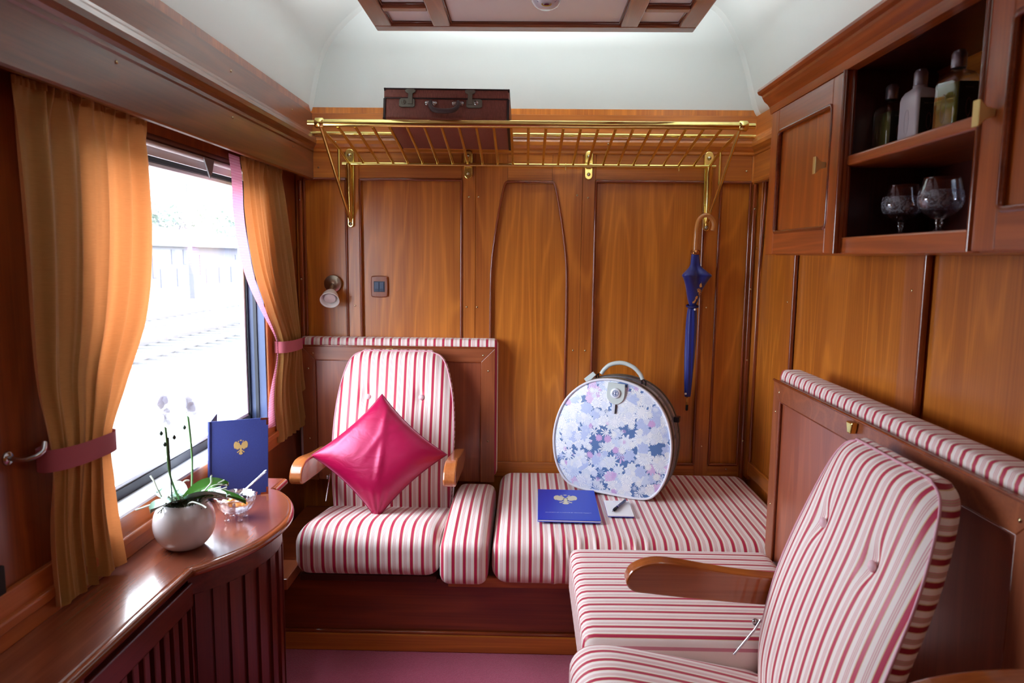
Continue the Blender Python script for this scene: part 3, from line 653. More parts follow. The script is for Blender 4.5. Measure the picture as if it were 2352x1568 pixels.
def make_chair(M, org, label, fab_axis, seatdx=.245, blab=None):
    """local: x across (0 centre), y = 0 at the berth panel face, front towards -y"""
    th = thing('armchair', label, 'chair', org)
    F = SX if fab_axis == 'x' else SY
    prof_y = [(.30,-.235),(.38,-.235),(.46,-.236),(.53,-.226),(.62,-.205),(.70,-.180),(.80,-.145),(.90,-.112),(.965,-.088)]
    wtab = [(.30,.224),(.45,.232),(.62,.238),(.74,.234),(.82,.224),(.88,.210),(.92,.196),(.945,.180),(.958,.162),(.965,.140)]
    zb_, zt_ = .31, .967
    def zz(v): return zb_+(zt_-zb_)*(1-(1-v)**1.35)
    btn = [(-.107,.793),(.107,.793)]
    def front(u, v, d=0):
        s_ = u*2-1; s2 = math.copysign(1-(1-abs(s_))**1.5, s_); z = zz(v); w = smi(wtab, z); x = w*s2
        e = (1-abs(s2)**5)*(1-max(0, (v-.86)/.14)**3)
        y = smi(prof_y, z)+.018*(1-e)-.012*e
        for bx_, bz_ in btn:
            rr = math.hypot(x-bx_, (z-bz_)*(.8 if z < bz_ else .6)); y += .016*math.exp(-(rr/.022)**2)+.006*math.exp(-(rr/.06)**2)
            pull = math.exp(-((x-bx_)/.05)**2-((z-bz_)/.045)**2)
        return (x, y, z)
    def back(u, v): p = front(u, v); z = p[2]; return (p[0]*.985, smi(prof_y, z)+.056, z-.004)
    b = MB(); b.grid(front, 64, 60, 0); b.grid(lambda u, v: back(1-u, v), 12, 20, 0)
    # gusset around the edge (left, top, right)
    rim = [(0, j/60) for j in range(61)]+[(i/64, 1) for i in range(1, 65)]+[(1, 1-j/60) for j in range(1, 61)]
    V = []; 
    for u, v in rim:
        p = front(u, v); q = back(u, v)
        for k in range(6):
            t = k/5; bul = .008*math.sin(PI*t); r = Vector(p).lerp(Vector(q), t)
            nx = 1 if u == 1 else (-1 if u == 0 else 0)
            V.append((r.x+nx*bul, r.y, r.z+(bul if 0 < u < 1 else 0)))
    Fc = []
    nrim = len(rim)
    for i in range(nrim-1):
        for k in range(5): Fc.append((i*6+k, i*6+k+1, (i+1)*6+k+1, (i+1)*6+k))
    ns = 60
    b.add(V, [f for f in Fc if True], 1, True)
    for i_ in range(len(b.f)-len(Fc), len(b.f)):
        seg_i = (i_-(len(b.f)-len(Fc)))//5
        if 60 <= seg_i < 124: b.mi[i_] = 0
    b.xf(M); bk = b.build('backrest', [F, SZ], th)
    b = MB(); b.tube([Vector(front(u, v))+Vector(((0.002 if u == 1 else -.002 if u == 0 else 0), .0, .002 if 0 < u < 1 else 0)) for u, v in rim], .0028, 6); b.xf(M); b.build('piping', simple('pale_pink_piping', (214,160,176), .6), bk)
    for bx_, bz_ in btn:
        p = front(.5, .5); 
        yq = smi(prof_y, bz_)-.012+.018
        b = MB(); b.lathe([(0,-.005),(.008,-.004),(.0115,.0),(.0105,.004),(.006,.0075),(0,.0085)], (0,0,0), 20, M=Matrix.Rotation(PI/2, 4, 'X')); b.xf(M @ Matrix.Translation((bx_, yq-.002, bz_))); b.build('button', simple('pale_pink_button', (232,190,200), .5), bk)
    def seatmod(p):
        y_ = p.y; t = (y_+.67)/.43          # 0 front .. 1 back
        zt = .45-.075*max(0, t)**1.3-.020*max(0, 1-t*4)**2
        z = p.z
        if z > .36: z = .36+(z-.36)*(zt-.36+.0)/(.085)
        z += 0
        return (p.x, y_, z)
    b = MB(); b.cushion(-seatdx, seatdx, -.675, -.205, .285, .445, .05, .012, n=(30,30,10), mod=seatmod); b.xf(M); b.build('seat', F, th)
    b = MB(); b.box(-.23, .23, -.645, -.22, .262, .285, .003); b.xf(M); b.build('seat_frame', simple('bronze_frame', (92,52,44), .35, .5), th)
    ap = [(-.536,.588),(-.525,.607),(-.500,.6215),(-.470,.6285),(-.437,.628),(-.40,.623),(-.35,.6145),(-.28,.604),(-.20,.596),(-.16,.590),(-.148,.565),(-.165,.53),(-.20,.527),(-.30,.533),(-.40,.541),(-.48,.549),(-.515,.553),(-.532,.563),(-.538,.576)]
    aps = [(p.x, p.z) for p in smoothpath([(a, 0, c) for a, c in ap], 4, True)]
    arm = wood('arm_wood', 'y' if fab_axis == 'x' else 'x', light=(196,118,66) if fab_axis == 'x' else (176,96,44), dark=(158,84,42) if fab_axis == 'x' else (122,56,22), rough=.25, coat=.7, coat_rough=.1, seed=3.1)if fab_axis == 'x' else wood('arm_wood_x', 'x', light=(176,96,44), dark=(122,56,22), rough=.22, coat=.8, coat_rough=.1, seed=3.3)
    for sx_ in (-1, 1):
        x0_ = sx_*.268
        b = MB(); b.prism(aps, lambda a, c, d: (x0_+d-.007, a, c), -.022, .022, bev=.005); b.xf(M); ar = b.build('armrest', arm, th)
        b = MB(); b.tube([(x0_-sx_*.022,-.215,.495),(x0_-sx_*.022,-.228,.47),(x0_-sx_*.022,-.275,.405)], .003, 8); b.lathe([(.008,0),(.008,.006),(0,.007)], (x0_-sx_*.018, -.225, .485), 12, M=Matrix.Rotation(sx_*PI/2, 4, 'Y')); b.xf(M); b.build('hinge_plate', chrome(), th)
    return th
MCL = Matrix.Translation((-.517, 2.868, 0)); MCR = Matrix.Translation((.79, 1.345, 0)) @ Matrix.Rotation(-PI/2, 4, 'Z')
make_chair(MCL, (-.517, 2.43, .26), 'pink striped buttoned armchair built into the bench in the left corner, holding the satin cushion', 'x')
make_chair(MCR, (.35, 1.335, .26), 'pink striped buttoned armchair in the right foreground with a reddish wooden armrest', 'y')
# narrow pad between chair and bench
b = MB()
def padmod(p):
    t = (p.y-2.17)/.66; zt = .0
    if p.z > .36: return (p.x, p.y, p.z+(.030*math.sin(PI*min(1, max(0, t)))+(-.02 if t > .85 else 0)*0-.018*t))
    return p
b.cushion(-.272, -.112, 2.165, 2.845, .275, .425, .035, .006, n=(14,40,8), mod=padmod); o = b.build('seat_pad', SX); tag(o, 'narrow striped seat pad between the satin cushion chair and the long bench cushion', 'cushion')
# bench cushion
b = MB()
rnd = random.Random(4)
wr = [(rnd.uniform(.08,.42), rnd.uniform(-.25,.25), rnd.uniform(.004,.008), rnd.uniform(.004,.009)) for _ in range(9)]
def bmod(p):
    x, y_, z = p
    t = max(0, min(1, (2.34-y_)/.16))
    d = 0
    for wx, sl_, hh, ww in wr: d += hh*math.exp(-((x-wx-sl_*(z-.35))/ww)**2)
    return (x, y_-d*t*.9, z+d*t*.35*(1 if z > .4 else 0))
b.cushion(-.100, .955, 2.168, 2.952, .275, .432, .055, .006, n=(260,40,14), mod=bmod); o = b.build('bench_cushion', SX); tag(o, 'long pink and cream striped bench cushion under the floral bag', 'cushion')
# middle cushion of the right bed
b = MB(); b.cushion(.150, .78, 1.592, 2.135, .28, .437, .028, .004, n=(30,40,8)); o = b.build('seat_cushion', SY); tag(o, 'flat striped cushion between the long bench and the foreground armchair', 'cushion')
# bench base
bb = thing('bench_box', 'reddish wooden box front of the bench in front of the end wall', 'bench', (0, 2.6, 0))
MB().box(-.95, .96, 2.262, 2.94, 0, .258, .002).build('body', wood('bench_front', 'x', light=(142,66,28), dark=(100,40,16), seed=2.2), bb)
b = MB(); b.box(-.95, .96, 2.245, 2.263, 0, .062, .004); b.build('plinth', WX(), bb)
b = MB(); b.tube([(-.95, 2.256, .066), (.96, 2.256, .066)], .007, 8); b.build('plinth_bead', WMX(), bb)
b = MB(); b.box(-.25, .96, 2.245, 2.263, .238, .274, .003); b.build('top_rail', WX(), bb)
b = MB(); b.box(-.85, -.765, 2.15, 2.30, .262, .30, .004); b.build('end_block', wood('berth_frame_wood_y', 'y', light=(166,92,54), dark=(122,60,32)), bb)
# right bed base
rb = thing('bed_box', 'wooden box under the right hand seats, mostly hidden by their cushions', 'bed box', (.6, 1.5, 0))
MB().box(.24, .96, .8, 2.16, 0, .262, .002).build('body', WDV(), rb)
b = MB(); b.box(.225, .242, .8, 2.17, 0, .062, .004); b.build('plinth', WY(), rb)
MB().box(.20, .235, 2.14, 2.24, 0.0, .265, .003).build('corner_post', WV(), rb)
# wooden armrest in the lower right corner
ra = thing('folding_armrest', 'curved wooden armrest in the extreme lower right corner', 'armrest', (.75, .95, .3))
ap = [(.47,.735),(.485,.765),(.53,.790),(.60,.806),(.68,.812),(.76,.806),(.84,.79),(.93,.76),(.94,.70),(.84,.72),(.70,.74),(.58,.735),(.50,.715)]
aps = [(p.x, p.z) for p in smoothpath([(a, 0, c) for a, c in ap], 4, True)]
b = MB(); b.prism(aps, lambda a, c, d: (a+.03, d, c-.027), .885, .935, bev=.006); b.build('rail', wood('arm_wood_x'), ra)
b = MB(); b.box(.60, .64, .895, .925, .262, .725, .004); b.box(.93, .968, .88, .94, .67, .74, .003); b.build('support', WDV(), ra)

# ================================================================== satin cushion
sat = NT('magenta_satin'); sat.b.inputs['Coat Weight'].default_value = .5; sat.b.inputs['Coat Roughness'].default_value = .38; sat.b.inputs['Coat Tint'].default_value = (1,.8,.92,1)
sat.set(Base_Color=s2l((158,4,64)), Roughness=.34, Specular_Tint=s2l((255,150,200))); sat.b.inputs['Sheen Weight'].default_value = 1.0; sat.b.inputs['Sheen Roughness'].default_value = .25
sat.b.inputs['Sheen Tint'].default_value = s2l((255,140,190)); sat.b.inputs['Anisotropic'].default_value = .4; sat.b.inputs['Specular IOR Level'].default_value = .9
wn = sat.add('ShaderNodeTexNoise', {'Vector': sat.mapping(sat.coord(), scale=(14,14,26)), 'Scale': 1.0, 'Detail': 2.0, 'Distortion': 1.2}).outputs[0]
sat.bump(wn, .22, .01)
H2 = .176
cs = thing('satin_cushion', 'glossy magenta satin cushion standing on one corner in the left armchair', 'cushion', (-.55, 2.56, .39))
rnd = random.Random(2)
fold = [(rnd.uniform(-1,1), rnd.uniform(-1,1), rnd.uniform(0,3.1), rnd.uniform(.3,.9)) for _ in range(10)]
def pil(sgn):
    def f(u, v):
        a = u*2-1; c = v*2-1
        ea = (1-abs(a)**2.6); ec = (1-abs(c)**2.6)
        th_ = .075*(max(0, ea*ec))**.5
        k = 1-.085*(1-abs(a)**2)*abs(c)**2*0
        x = a*H2*(1-.10*(1-c*c)*1.0*abs(a)**3); y_ = c*H2*(1-.10*(1-a*a)*abs(c)**3)
        w_ = 0
        for fx, fy, fa, fs in fold:
            q = (a-fx)*math.cos(fa)+(c-fy)*math.sin(fa); r_ = -(a-fx)*math.sin(fa)+(c-fy)*math.cos(fa)
            w_ += .006*fs*math.exp(-(q/.07)**2-(r_/.5)**2)
        th_ = th_*(1-.0)+(w_*(ea*ec)**.5 if sgn > 0 else 0)
        # gathers at the bottom corner
        g = math.exp(-((a+1)**2+(c+1)**2)/.18); th_ += g*.006*math.sin(22*math.atan2(c+1.1, a+1.1))*(1 if sgn > 0 else 0)*min(1, ea*ec*8)
        return (x, y_, sgn*th_)
    return f
b = MB(); b.grid(pil(1), 70, 70); b.grid(lambda u, v: pil(-1)(1-u, v), 40, 40)
Mp = Matrix.Translation((-.532, 2.500, .620)) @ Matrix.Rotation(math.radians(6), 4, 'Z') @ Matrix.Rotation(math.radians(90-25), 4, 'X') @ Matrix.Diagonal((1,.93,1,1)) @ Matrix.Rotation(math.radians(44.5), 4, 'Z')
b.xf(Mp); b.build('cover', sat.m, cs)
rimp = [(-1+2*i/20, -1) for i in range(20)]+[(1, -1+2*i/20) for i in range(20)]+[(1-2*i/20, 1) for i in range(20)]+[(-1, 1-2*i/20) for i in range(20)]
b = MB(); b.tube([Mp @ Vector(pil(1)((a+1)/2, (c+1)/2)) for a, c in rimp], .0022, 6, closed=True); b.build('seam', simple('dark_magenta_seam', (126,8,56), .5), cs)
# ================================================================== floral bag
def floral(name, dark=False):
    t = NT(name); v = t.coord(); 
    sx_ = t.mapping(v, rot=(0, 0, math.radians(22)))
    base = s2l((84,116,168)); col = base
    layers = [(17.0, 0.0, .60, 9, [(0,(232,238,246)),(.45,(206,218,240)),(.72,(238,240,242)),(.93,(214,176,222))]),
              (22.0, 3.3, .53, 7, [(0,(240,242,246)),(.4,(184,198,234)),(.65,(226,232,238)),(.92,(222,190,226))]),
              (30.0, 7.1, .40, 11, [(0,(226,232,244)),(.5,(240,242,242)),(.86,(208,160,214))])]
    cur_ = None
    nz = t.add('ShaderNodeTexNoise', {'Vector': v, 'Scale': 45.0, 'Detail': 2.0}).outputs[0]
    colr = base
    for sc_, off, rad, pet, cols_ in layers:
        # project to the bag face plane: x and z only
        m = t.mapping(sx_, loc=(off, 0, off*.7), scale=(1, .0, 1))
        vo = t.add('ShaderNodeTexVoronoi', {'Vector': m, 'Scale': sc_, 'Randomness': .85})
        pos = t.add('ShaderNodeVectorMath', {0: vo.outputs['Position'], 1: m}, operation='SUBTRACT').outputs[0] if False else None
        d = vo.outputs['Distance']
        dv = t.add('ShaderNodeVectorMath', {0: m, 1: vo.outputs['Position']}, operation='SUBTRACT').outputs[0]
        sp_ = t.add('ShaderNodeSeparateXYZ', {0: dv}).outputs
        ang = t.math('ARCTAN2', sp_[2], sp_[0])
        rc_ = t.add('ShaderNodeSeparateColor', {0: vo.outputs['Color']}).outputs
        wob = t.math('SINE', t.math('ADD', t.math('MULTIPLY', ang, float(pet)), t.math('MULTIPLY', rc_[1], 6.0)))
        thr = t.math('MULTIPLY_ADD', wob, .07, rad)
        thr = t.math('ADD', thr, t.math('MULTIPLY_ADD', nz, .35, -.17))
        mask = t.math('LESS_THAN', d, thr)
        fc = t.ramp(rc_[0], [(p, s2l(c)) for p, c in cols_], 'CONSTANT')
        lines = t.math('MULTIPLY_ADD', t.math('SINE', t.math('ADD', t.math('MULTIPLY', ang, pet*2.0), t.math('MULTIPLY', nz, 14.0))), .5, .5)
        lines = t.math('POWER', lines, 3.0)
        rings_ = t.math('POWER', t.math('MULTIPLY_ADD', t.math('SINE', t.math('MULTIPLY', d, 26.0)), .5, .5), 2.0)
        ln = t.math('MULTIPLY', t.math('ADD', t.math('MULTIPLY', lines, .55), t.math('MULTIPLY', rings_, .15)), 1.0, clamp=True)
        fc = t.mix(ln, fc, s2l((160,176,212)))
        colr = t.mix(mask, colr, fc)
    if dark: colr = t.mix(.55, colr, s2l((96,70,72)))
    t.set(Base_Color=colr, Roughness=.45); return t.m
bagc = Vector((.362, 2.700, .447)); yaw = math.radians(-22)
MBg = Matrix.Translation(bagc+Vector((-.004,.0,0))) @ Matrix.Rotation(yaw, 4, 'Z') @ Matrix.Rotation(math.radians(-3), 4, 'X') @ Matrix.Rotation(math.radians(2.5), 4, 'Y') @ Matrix.Diagonal((.975,1.22,.985,1))
bag = thing('round_vanity_case', 'round floral fabric vanity case with pale handle standing on the bench', 'bag', tuple(bagc))
op = [(-.115,.0),(0,-.002),(.13,.0),(.185,.022),(.222,.09),(.236,.18),(.228,.26),(.20,.335),(.15,.395),(.085,.432),(.0,.446),(-.085,.434),(-.15,.398),(-.20,.34),(-.229,.265),(-.237,.18),(-.219,.09),(-.175,.024)]
ol = [(p.x, p.z) for p in smoothpath([(a, 0, c) for a, c in op], 5, True)]
cxb, czb = 0, .215
b = MB(); n = len(ol)
# domed front face
rings_f = [0,.2,.4,.6,.75,.88,.96,1.0]
V = []; Fq = []
for r in rings_f[1:]:
    for x, z in ol: V.append((x*r, -.072-.012*(1-r**4), czb+(z-czb)*r))
V.append((0, -.084, czb))
for i in range(len(rings_f)-2):
    for k in range(n): k2 = (k+1) % n; Fq.append((i*n+k, i*n+k2, (i+1)*n+k2, (i+1)*n+k))
for k in range(n): Fq.append((len(V)-1, (k+1) % n, k))
b.add(V, Fq, 0, True); b.xf(MBg); b.build('front_panel', floral('floral_fabric'), bag)
fd = floral('floral_fabric_side', True)
b = MB(); V = []; Fq = []; ys = [(-.072,1.0),(-.04,1.012),(.0,1.015),(.04,1.012),(.075,1.0),(.085,.97)]
for y_, k_ in ys:
    for x, z in ol: V.append((x*k_, y_, czb+(z-czb)*k_))
for i in range(len(ys)-1):
    for k in range(n): k2 = (k+1) % n; Fq.append((i*n+k, (i+1)*n+k, (i+1)*n+k2, i*n+k2))
Fq.append(tuple((len(ys)-1)*n+k for k in range(n)))
b.add(V, Fq, 0, True); b.xf(MBg); b.build('side_band', fd, bag)
pip = simple('white_piping', (222,222,232), .5); trimm = simple('taupe_leather', (104,86,66), .5)
b = MB(); b.tube([(x*1.004, -.074, czb+(z-czb)*1.004) for x, z in ol], .005, 8, closed=True); b.xf(MBg); b.build('piping', pip, bag)
for y_ in (-.048, .0, .058):
    pts_ = [(x*1.017, y_, czb+(z-czb)*1.017) for x, z in ol]
    b = MB(); b.tube(pts_, .0035 if y_ else .006, 6, closed=True, flat=1.6 if y_ == 0 else 1); b.xf(MBg); b.build('zip' if y_ == 0 else 'trim_band', chrome() if y_ == .0 and False else (simple('zip_grey', (120,118,120), .4, .5) if y_ == 0 else trimm), bag)
pale = simple('pale_leather', (196,206,204), .4, 0, .2)
b = MB(); b.tube(smoothpath([(-.082,-.015,.455),(-.07,-.015,.475),(-.045,-.015,.497),(0,-.015,.508),(.045,-.015,.497),(.075,-.015,.473),(.088,-.015,.452)], 6), .0085, 10, flat=.75); b.xf(MBg); b.build('handle', pale, bag)
for sx_ in (-1, 1):
    b = MB(); x0_ = sx_*.089; b.tube([(x0_-.004,-.015,.456),(x0_+.012*sx_,-.015,.444),(x0_+.014*sx_,-.015,.418),(x0_-.002,-.015,.424)], .003, 6, closed=True); b.xf(MBg); b.build('handle_ring', simple('dark_metal', (60,60,66), .3, .9), bag)
b = MB(); b.prism([(-.148,.418),(-.112,.452),(-.098,.440),(-.132,.402)], lambda a, c, d: (a, d, c+.01), -.03, -.026, bev=.0015); b.xf(MBg); b.build('luggage_tag', pale, bag)
b = MB(); lp = smoothpath([(-.033,0,.436),(-.036,0,.40),(-.032,0,.375),(-.016,0,.358),(0,0,.354),(.016,0,.358),(.032,0,.375),(.036,0,.40),(.033,0,.436)], 4)
b.prism([(p.x, p.z) for p in lp], lambda a, c, d: (a+.006, d, c), -.086, -.078, bev=.001); b.xf(MBg); lt = b.build('latch_tab', pale, bag)
MY = Matrix.Rotation(PI/2, 4, 'X')
b = MB(); b.lathe([(.020,0),(.020,.003),(.018,.005),(0,.005)], (.006,-.086,.398), 28, M=MY); b.xf(MBg); b.build('clasp_button', simple('clasp_white', (226,230,240), .3), lt)
b = MB(); b.tube([(.006+.0115*math.cos(a), -.0915, .398+.0115*math.sin(a)) for a in [2*PI*k/24 for k in range(24)]], .0009, 5, closed=True)
b.tube([(.006+.007*math.cos(a), -.0915, .398+.007*math.sin(a)) for a in [.5+(2*PI-1)*k/18 for k in range(19)]], .0009, 5); b.tube([(.007,-.0915,.390),(.007,-.0915,.406)], .0012, 5); b.xf(MBg); b.build('clasp_motif', simple('clasp_blue', (60,90,150), .4), lt)
b = MB(); b.box(-.004, .010, -.090, -.084, .318, .356, .002); b.xf(MBg); b.build('zip_pull', simple('zip_pull_pale', (206,212,226), .4), bag)
b = MB(); b.box(.006, .013, -.088, -.082, .318, .352, .001); b.xf(MBg); b.build('keyhole_slot', simple('black_slot', (16,16,26), .5), bag)
b = MB(); b.box(.222, .243, -.01, .02, .300, .322, .003); b.xf(MBg @ Matrix.Translation((0,0,0))); b.build('side_clasp', simple('dark_metal', (60,60,66), .3, .9), bag)
for x in (-.09, .10):
    b = MB(); b.lathe([(.006,-.008),(.007,-.003),(.006,.004)], (x,-.05,0), 12); b.xf(MBg); b.build('foot', chrome(), bag)

# ================================================================== papers on the bench
zt = .4465
blue = NT('glossy_blue_card'); blue.set(Base_Color=s2l((18,58,190)), Roughness=.4)
fo = thing('blue_brochure', 'glossy blue brochure with a gold double headed eagle lying on the bench', 'brochure', (.167,2.47,zt))
Mf = Matrix(((1,.0,0,.165),(0,1,0,2.477),(0,0,1,zt),(0,0,0,1))) @ Matrix.Rotation(math.radians(-1.2), 4, 'Z')
b = MB(); b.box(-.109, .109, -.158, .158, .004, .007, .0008, 1); b.xf(Mf); b.build('front_cover', blue.m, fo)
b = MB(); b.box(-.109, .109, -.160, .158, -.002, -.0005, .0005, 1); b.xf(Mf); b.build('back_cover', blue.m, fo)
b = MB(); b.box(-.107, .108, -.157, .156, -.0005, .004); b.xf(Mf); b.build('pages', simple('white_paper', (238,240,244), .7), fo)
pg = simple('pale_gold_foil', (224,216,186), .4, .2)
emblem('emblem', Mf @ Matrix.Translation((-.006,.045,.0072)), .088, .11, pg, fo)
text('cover_lettering', 'JOURNEYS OF A LIFETIME BY PRIVATE TRAIN\u2122', 0.0078, Mf @ Matrix.Translation((0,-.092,.0072)), simple('pale_print', (206,212,236), .5), fo, .0001)
npd = thing('notepad', 'small white notepad beside the blue brochure under the pen', 'notepad', (.35,2.455,zt))
b = MB(); b.box(-.046, .046, -.077, .077, 0, .0035, .0005, 1); Mn = Matrix.Translation((.350,2.457,zt-.001)) @ Matrix.Rotation(math.radians(-1), 4, 'Z'); b.xf(Mn); b.build('sheets', simple('bright_paper', (244,246,250), .6), npd)
b = MB()
for k in range(7): b.box(-.012+k*.0035, -.0098+k*.0035, .062, .0645, .0035, .0037)
b.xf(Mn); b.build('letterhead', simple('faint_blue_print', (150,164,206), .6), npd)
b = MB(); b.box(-.046, .046, -.077, .077, -.0028, .0, .0005, 1); b.xf(Mn); b.build('backing_card', simple('blue_backing', (50,70,180), .5), npd)
pen = thing('ballpoint_pen', 'dark blue ballpoint pen lying diagonally on the white notepad', 'pen', (.355,2.46,zt+.004))
Mp2 = Matrix.Translation((.322,2.405,zt+.0095)) @ Matrix.Rotation(math.radians(62), 4, 'Z') @ Matrix.Rotation(PI/2, 4, 'Y')
b = MB(); b.lathe([(.0050,.035),(.0055,.05),(.0055,.125),(.0045,.130),(0,.131)], (0,0,0), 16); b.xf(Mp2); b.build('barrel', simple('pen_blue', (16,20,110), .2, 0, .5), pen)
b = MB(); b.lathe([(.0042,.008),(.0058,.016),(.0060,.032),(.0052,.036)], (0,0,0), 16); b.xf(Mp2); b.build('grip', simple('pen_grip', (20,22,40), .6), pen)
b = MB(); b.lathe([(0,-.006),(.0012,-.004),(.0036,.008)], (0,0,0), 12); b.lathe([(.0058,.046),(.0058,.049)], (0,0,0), 16); b.box(-.0072, -.0056, -.001, .001, .075, .128); b.xf(Mp2); b.build('metal_fittings', chrome(), pen)

# ================================================================== wall fittings
wl = thing('wall_spotlight', 'small brushed metal spotlight with white shade on the left of the end wall', 'lamp', (-.815,FZ,1.23))
brn = NT('brushed_nickel'); brn.set(Base_Color=s2l((176,164,150)), Metallic=1.0, Roughness=.28); brn.b.inputs['Anisotropic'].default_value = .9
tg = brn.add('ShaderNodeTangent', direction_type='RADIAL', axis='Y'); brn.l.new(tg.outputs[0], brn.b.inputs['Tangent'])
b = MB(); b.lathe([(.037,-.012),(.037,.006),(.035,.009),(0,.010)], (-.817,FZ-.001,1.232), 32, M=MY); b.build('wall_plate', brn.m, wl)
b = MB(); b.tube([(-.817,FZ-.008,1.228),(-.814,FZ-.045,1.215),(-.808,FZ-.06,1.20)], .0075, 10); b.build('arm', brn.m, wl)
Ms = frame((-.806,FZ-.060,1.205), (1,0,0), (0,.45,1.0)); 
dirv = Vector((.10,-.80,-.58)).normalized(); side = Vector((1,0,.1)); side = (side-dirv*side.dot(dirv)).normalized(); upv = dirv.cross(side)
Ms = Matrix(((side.x, upv.x, dirv.x, -.812), (side.y, upv.y, dirv.y, FZ-.05), (side.z, upv.z, dirv.z, 1.203), (0,0,0,1)))
b = MB(); b.lathe([(.012,0),(.022,.012),(.032,.032),(.038,.056),(.040,.062),(.037,.062),(.034,.055),(.028,.033),(.018,.014),(0,.012)], (0,0,0), 36); b.xf(Ms); b.build('shade', simple('frosted_white_glass', (248,246,244), .35, 0, .3), wl)
b = MB(); b.lathe([(.010,.013),(.014,.03),(.023,.046),(.0235,.050),(.021,.053),(0,.0545)], (0,0,0), 28); b.xf(Ms); bl = b.build('bulb', simple('bulb_white', (240,228,226), .35), wl)
sw = thing('light_switch', 'wood toned light switch plate with two dark rockers on the end wall', 'switch', (-.62,YB,1.20))
b = MB(); sp2 = smoothpath([(-.036,0,-.034),(-.034,0,-.041),(-.028,0,-.0445),(0,0,-.0465),(.028,0,-.0445),(.034,0,-.041),(.036,0,-.034),(.037,0,0),(.036,0,.034),(.034,0,.041),(.028,0,.0445),(0,0,.0465),(-.028,0,.0445),(-.034,0,.041),(-.036,0,.034),(-.037,0,0)], 3, True)
b.prism([(p.x, p.z) for p in sp2], lambda a, c, d: (-.621+a, d, 1.222+c), YB-.017, YB-.003, bev=.004); b.build('plate', wood('switch_plate', 'z', light=(158,82,46), dark=(124,58,30), rough=.25), sw)
for k, x in enumerate((-.0105, .0105)):
    b = MB(); b.box(-.621+x-.0095, -.621+x+.0095, YB-.0215, YB-.016, 1.203, 1.241, .001); r_ = b.build('rocker', simple('slate_blue', (50,70,104), .3), sw)
    b = MB(); b.tube([(-.621+x+.006*math.cos(a), YB-.0218, 1.210+.0028*math.sin(a)) for a in [2*PI*q/16 for q in range(16)]], .0006, 5, closed=True); b.build('indicator', dk, r_)
b = MB(); b.box(-.621-.0235, -.621+.0235, YB-.0185, YB-.012, 1.1995, 1.2445, .001); b.build('surround', simple('dark_surround', (24,34,60), .3), sw)
so = thing('wall_socket', 'dark socket plate low on the left wall at the picture edge', 'socket', (XL, 1.2, .72))
b = MB(); b.box(XL, XL+.012, 1.155, 1.215, .70, .775, .004); b.build('plate', dk, so)

# ================================================================== brass luggage rack
rk = thing('luggage_rack', 'polished brass luggage rack across the top of the end wall', 'rack', (0, 2.95, 1.7))
BR = brass(); fy, fz = 2.53, 1.817; ry, rz_ = 2.925, 1.728
MB().tube([(-.735, fy, fz), (.752, fy, fz)], .0135, 16).build('front_rail', BR, rk)
for x in (-.738, .755):
    s_ = -1 if x < 0 else 1
    b = MB(); b.tube([(x-.016, fy, fz), (x-.012, fy, fz), (x+.012, fy, fz), (x+.016, fy, fz)], [.014,.018,.018,.014], 16); b.tube([(x, fy, fz), (x+s_*.042, fy, fz)], .0095, 12); b.build('end_collar', BR, rk)
MB().tube([(-.762, ry, rz_), (.770, ry, rz_)], .0075, 12).build('lower_rail', BR, rk)
MB().tube([(-.885, 2.925, 1.849), (.925, 2.925, 1.849)], .0080, 12).build('wall_rail', BR, rk)
for k in range(23):
    x = -.6745+k*.0616
    MB().tube([(x, fy+.004, fz-.010), (x, ry-.02, rz_+.010), (x, ry-.003, rz_+.002)], .0055, 8).build('rod', BR, rk)
bk_ = simple('nut_steel', (190,186,170), .25, 1)
def plate_poly(zb_, zt_, w0_, w1_):
    P = [];
    for k in range(9): a = PI*k/8; P.append((w1_*math.cos(a), zt_-w1_+w1_*math.sin(a)))
    for k in range(9): a = PI+PI*k/8; P.append((w0_*math.cos(a), zb_+w0_+w0_*math.sin(a)))
    return P
for x in (-.735, .745):
    b = MB(); b.prism(plate_poly(1.468, 1.79, .013, .020), lambda a, c, d: (x+a, d, c), YB-.034, YB-.022, bev=.003); b.tube([(x, YB-.036, 1.49),(x, YB-.042, 1.60),(x, YB-.04, 1.70),(x, ry-.004, rz_)], [.007,.012,.014,.010], 12)
    br = b.build('bracket', BR, rk)
    s_ = -1 if x < 0 else 1
    b = MB(); b.tube([(x, YB-.038, 1.50), (x-s_*.0, (YB+fy)/2-.02, 1.652), (x, fy+.006, fz-.012)], .0062, 10); b.tube([(x, ry-.004, rz_+.002), (x, 2.76, 1.768), (x, fy+.02, fz-.020)], .0062, 10); b.tube([(x, 2.77, 1.635), (x, 2.77, 1.765)], .0048, 8); b.build('brace', BR, br)
    for z in (1.763, 1.483):
        b = MB(); b.lathe([(.008,0),(.008,.004),(.004,.008),(0,.009)], (x, YB-.034, z), 12, M=MY); b.build('bolt', bk_, br)
for x in (-.243, .254):
    b = MB(); b.prism(plate_poly(1.672, 1.79, .017, .017), lambda a, c, d: (x+a, d, c), YB-.032, YB-.022, bev=.003); b.tube([(x, YB-.03, 1.735),(x, ry, rz_)], .009, 10); b.tube([(x-.010, ry, rz_),(x+.010, ry, rz_)], .0115, 12)
    br = b.build('bracket', BR, rk)
    for z in (1.766, 1.694):
        b = MB(); b.lathe([(.0075,0),(.0075,.004),(.004,.008),(0,.009)], (x, YB-.032, z), 12, M=MY); b.build('bolt', bk_, br)
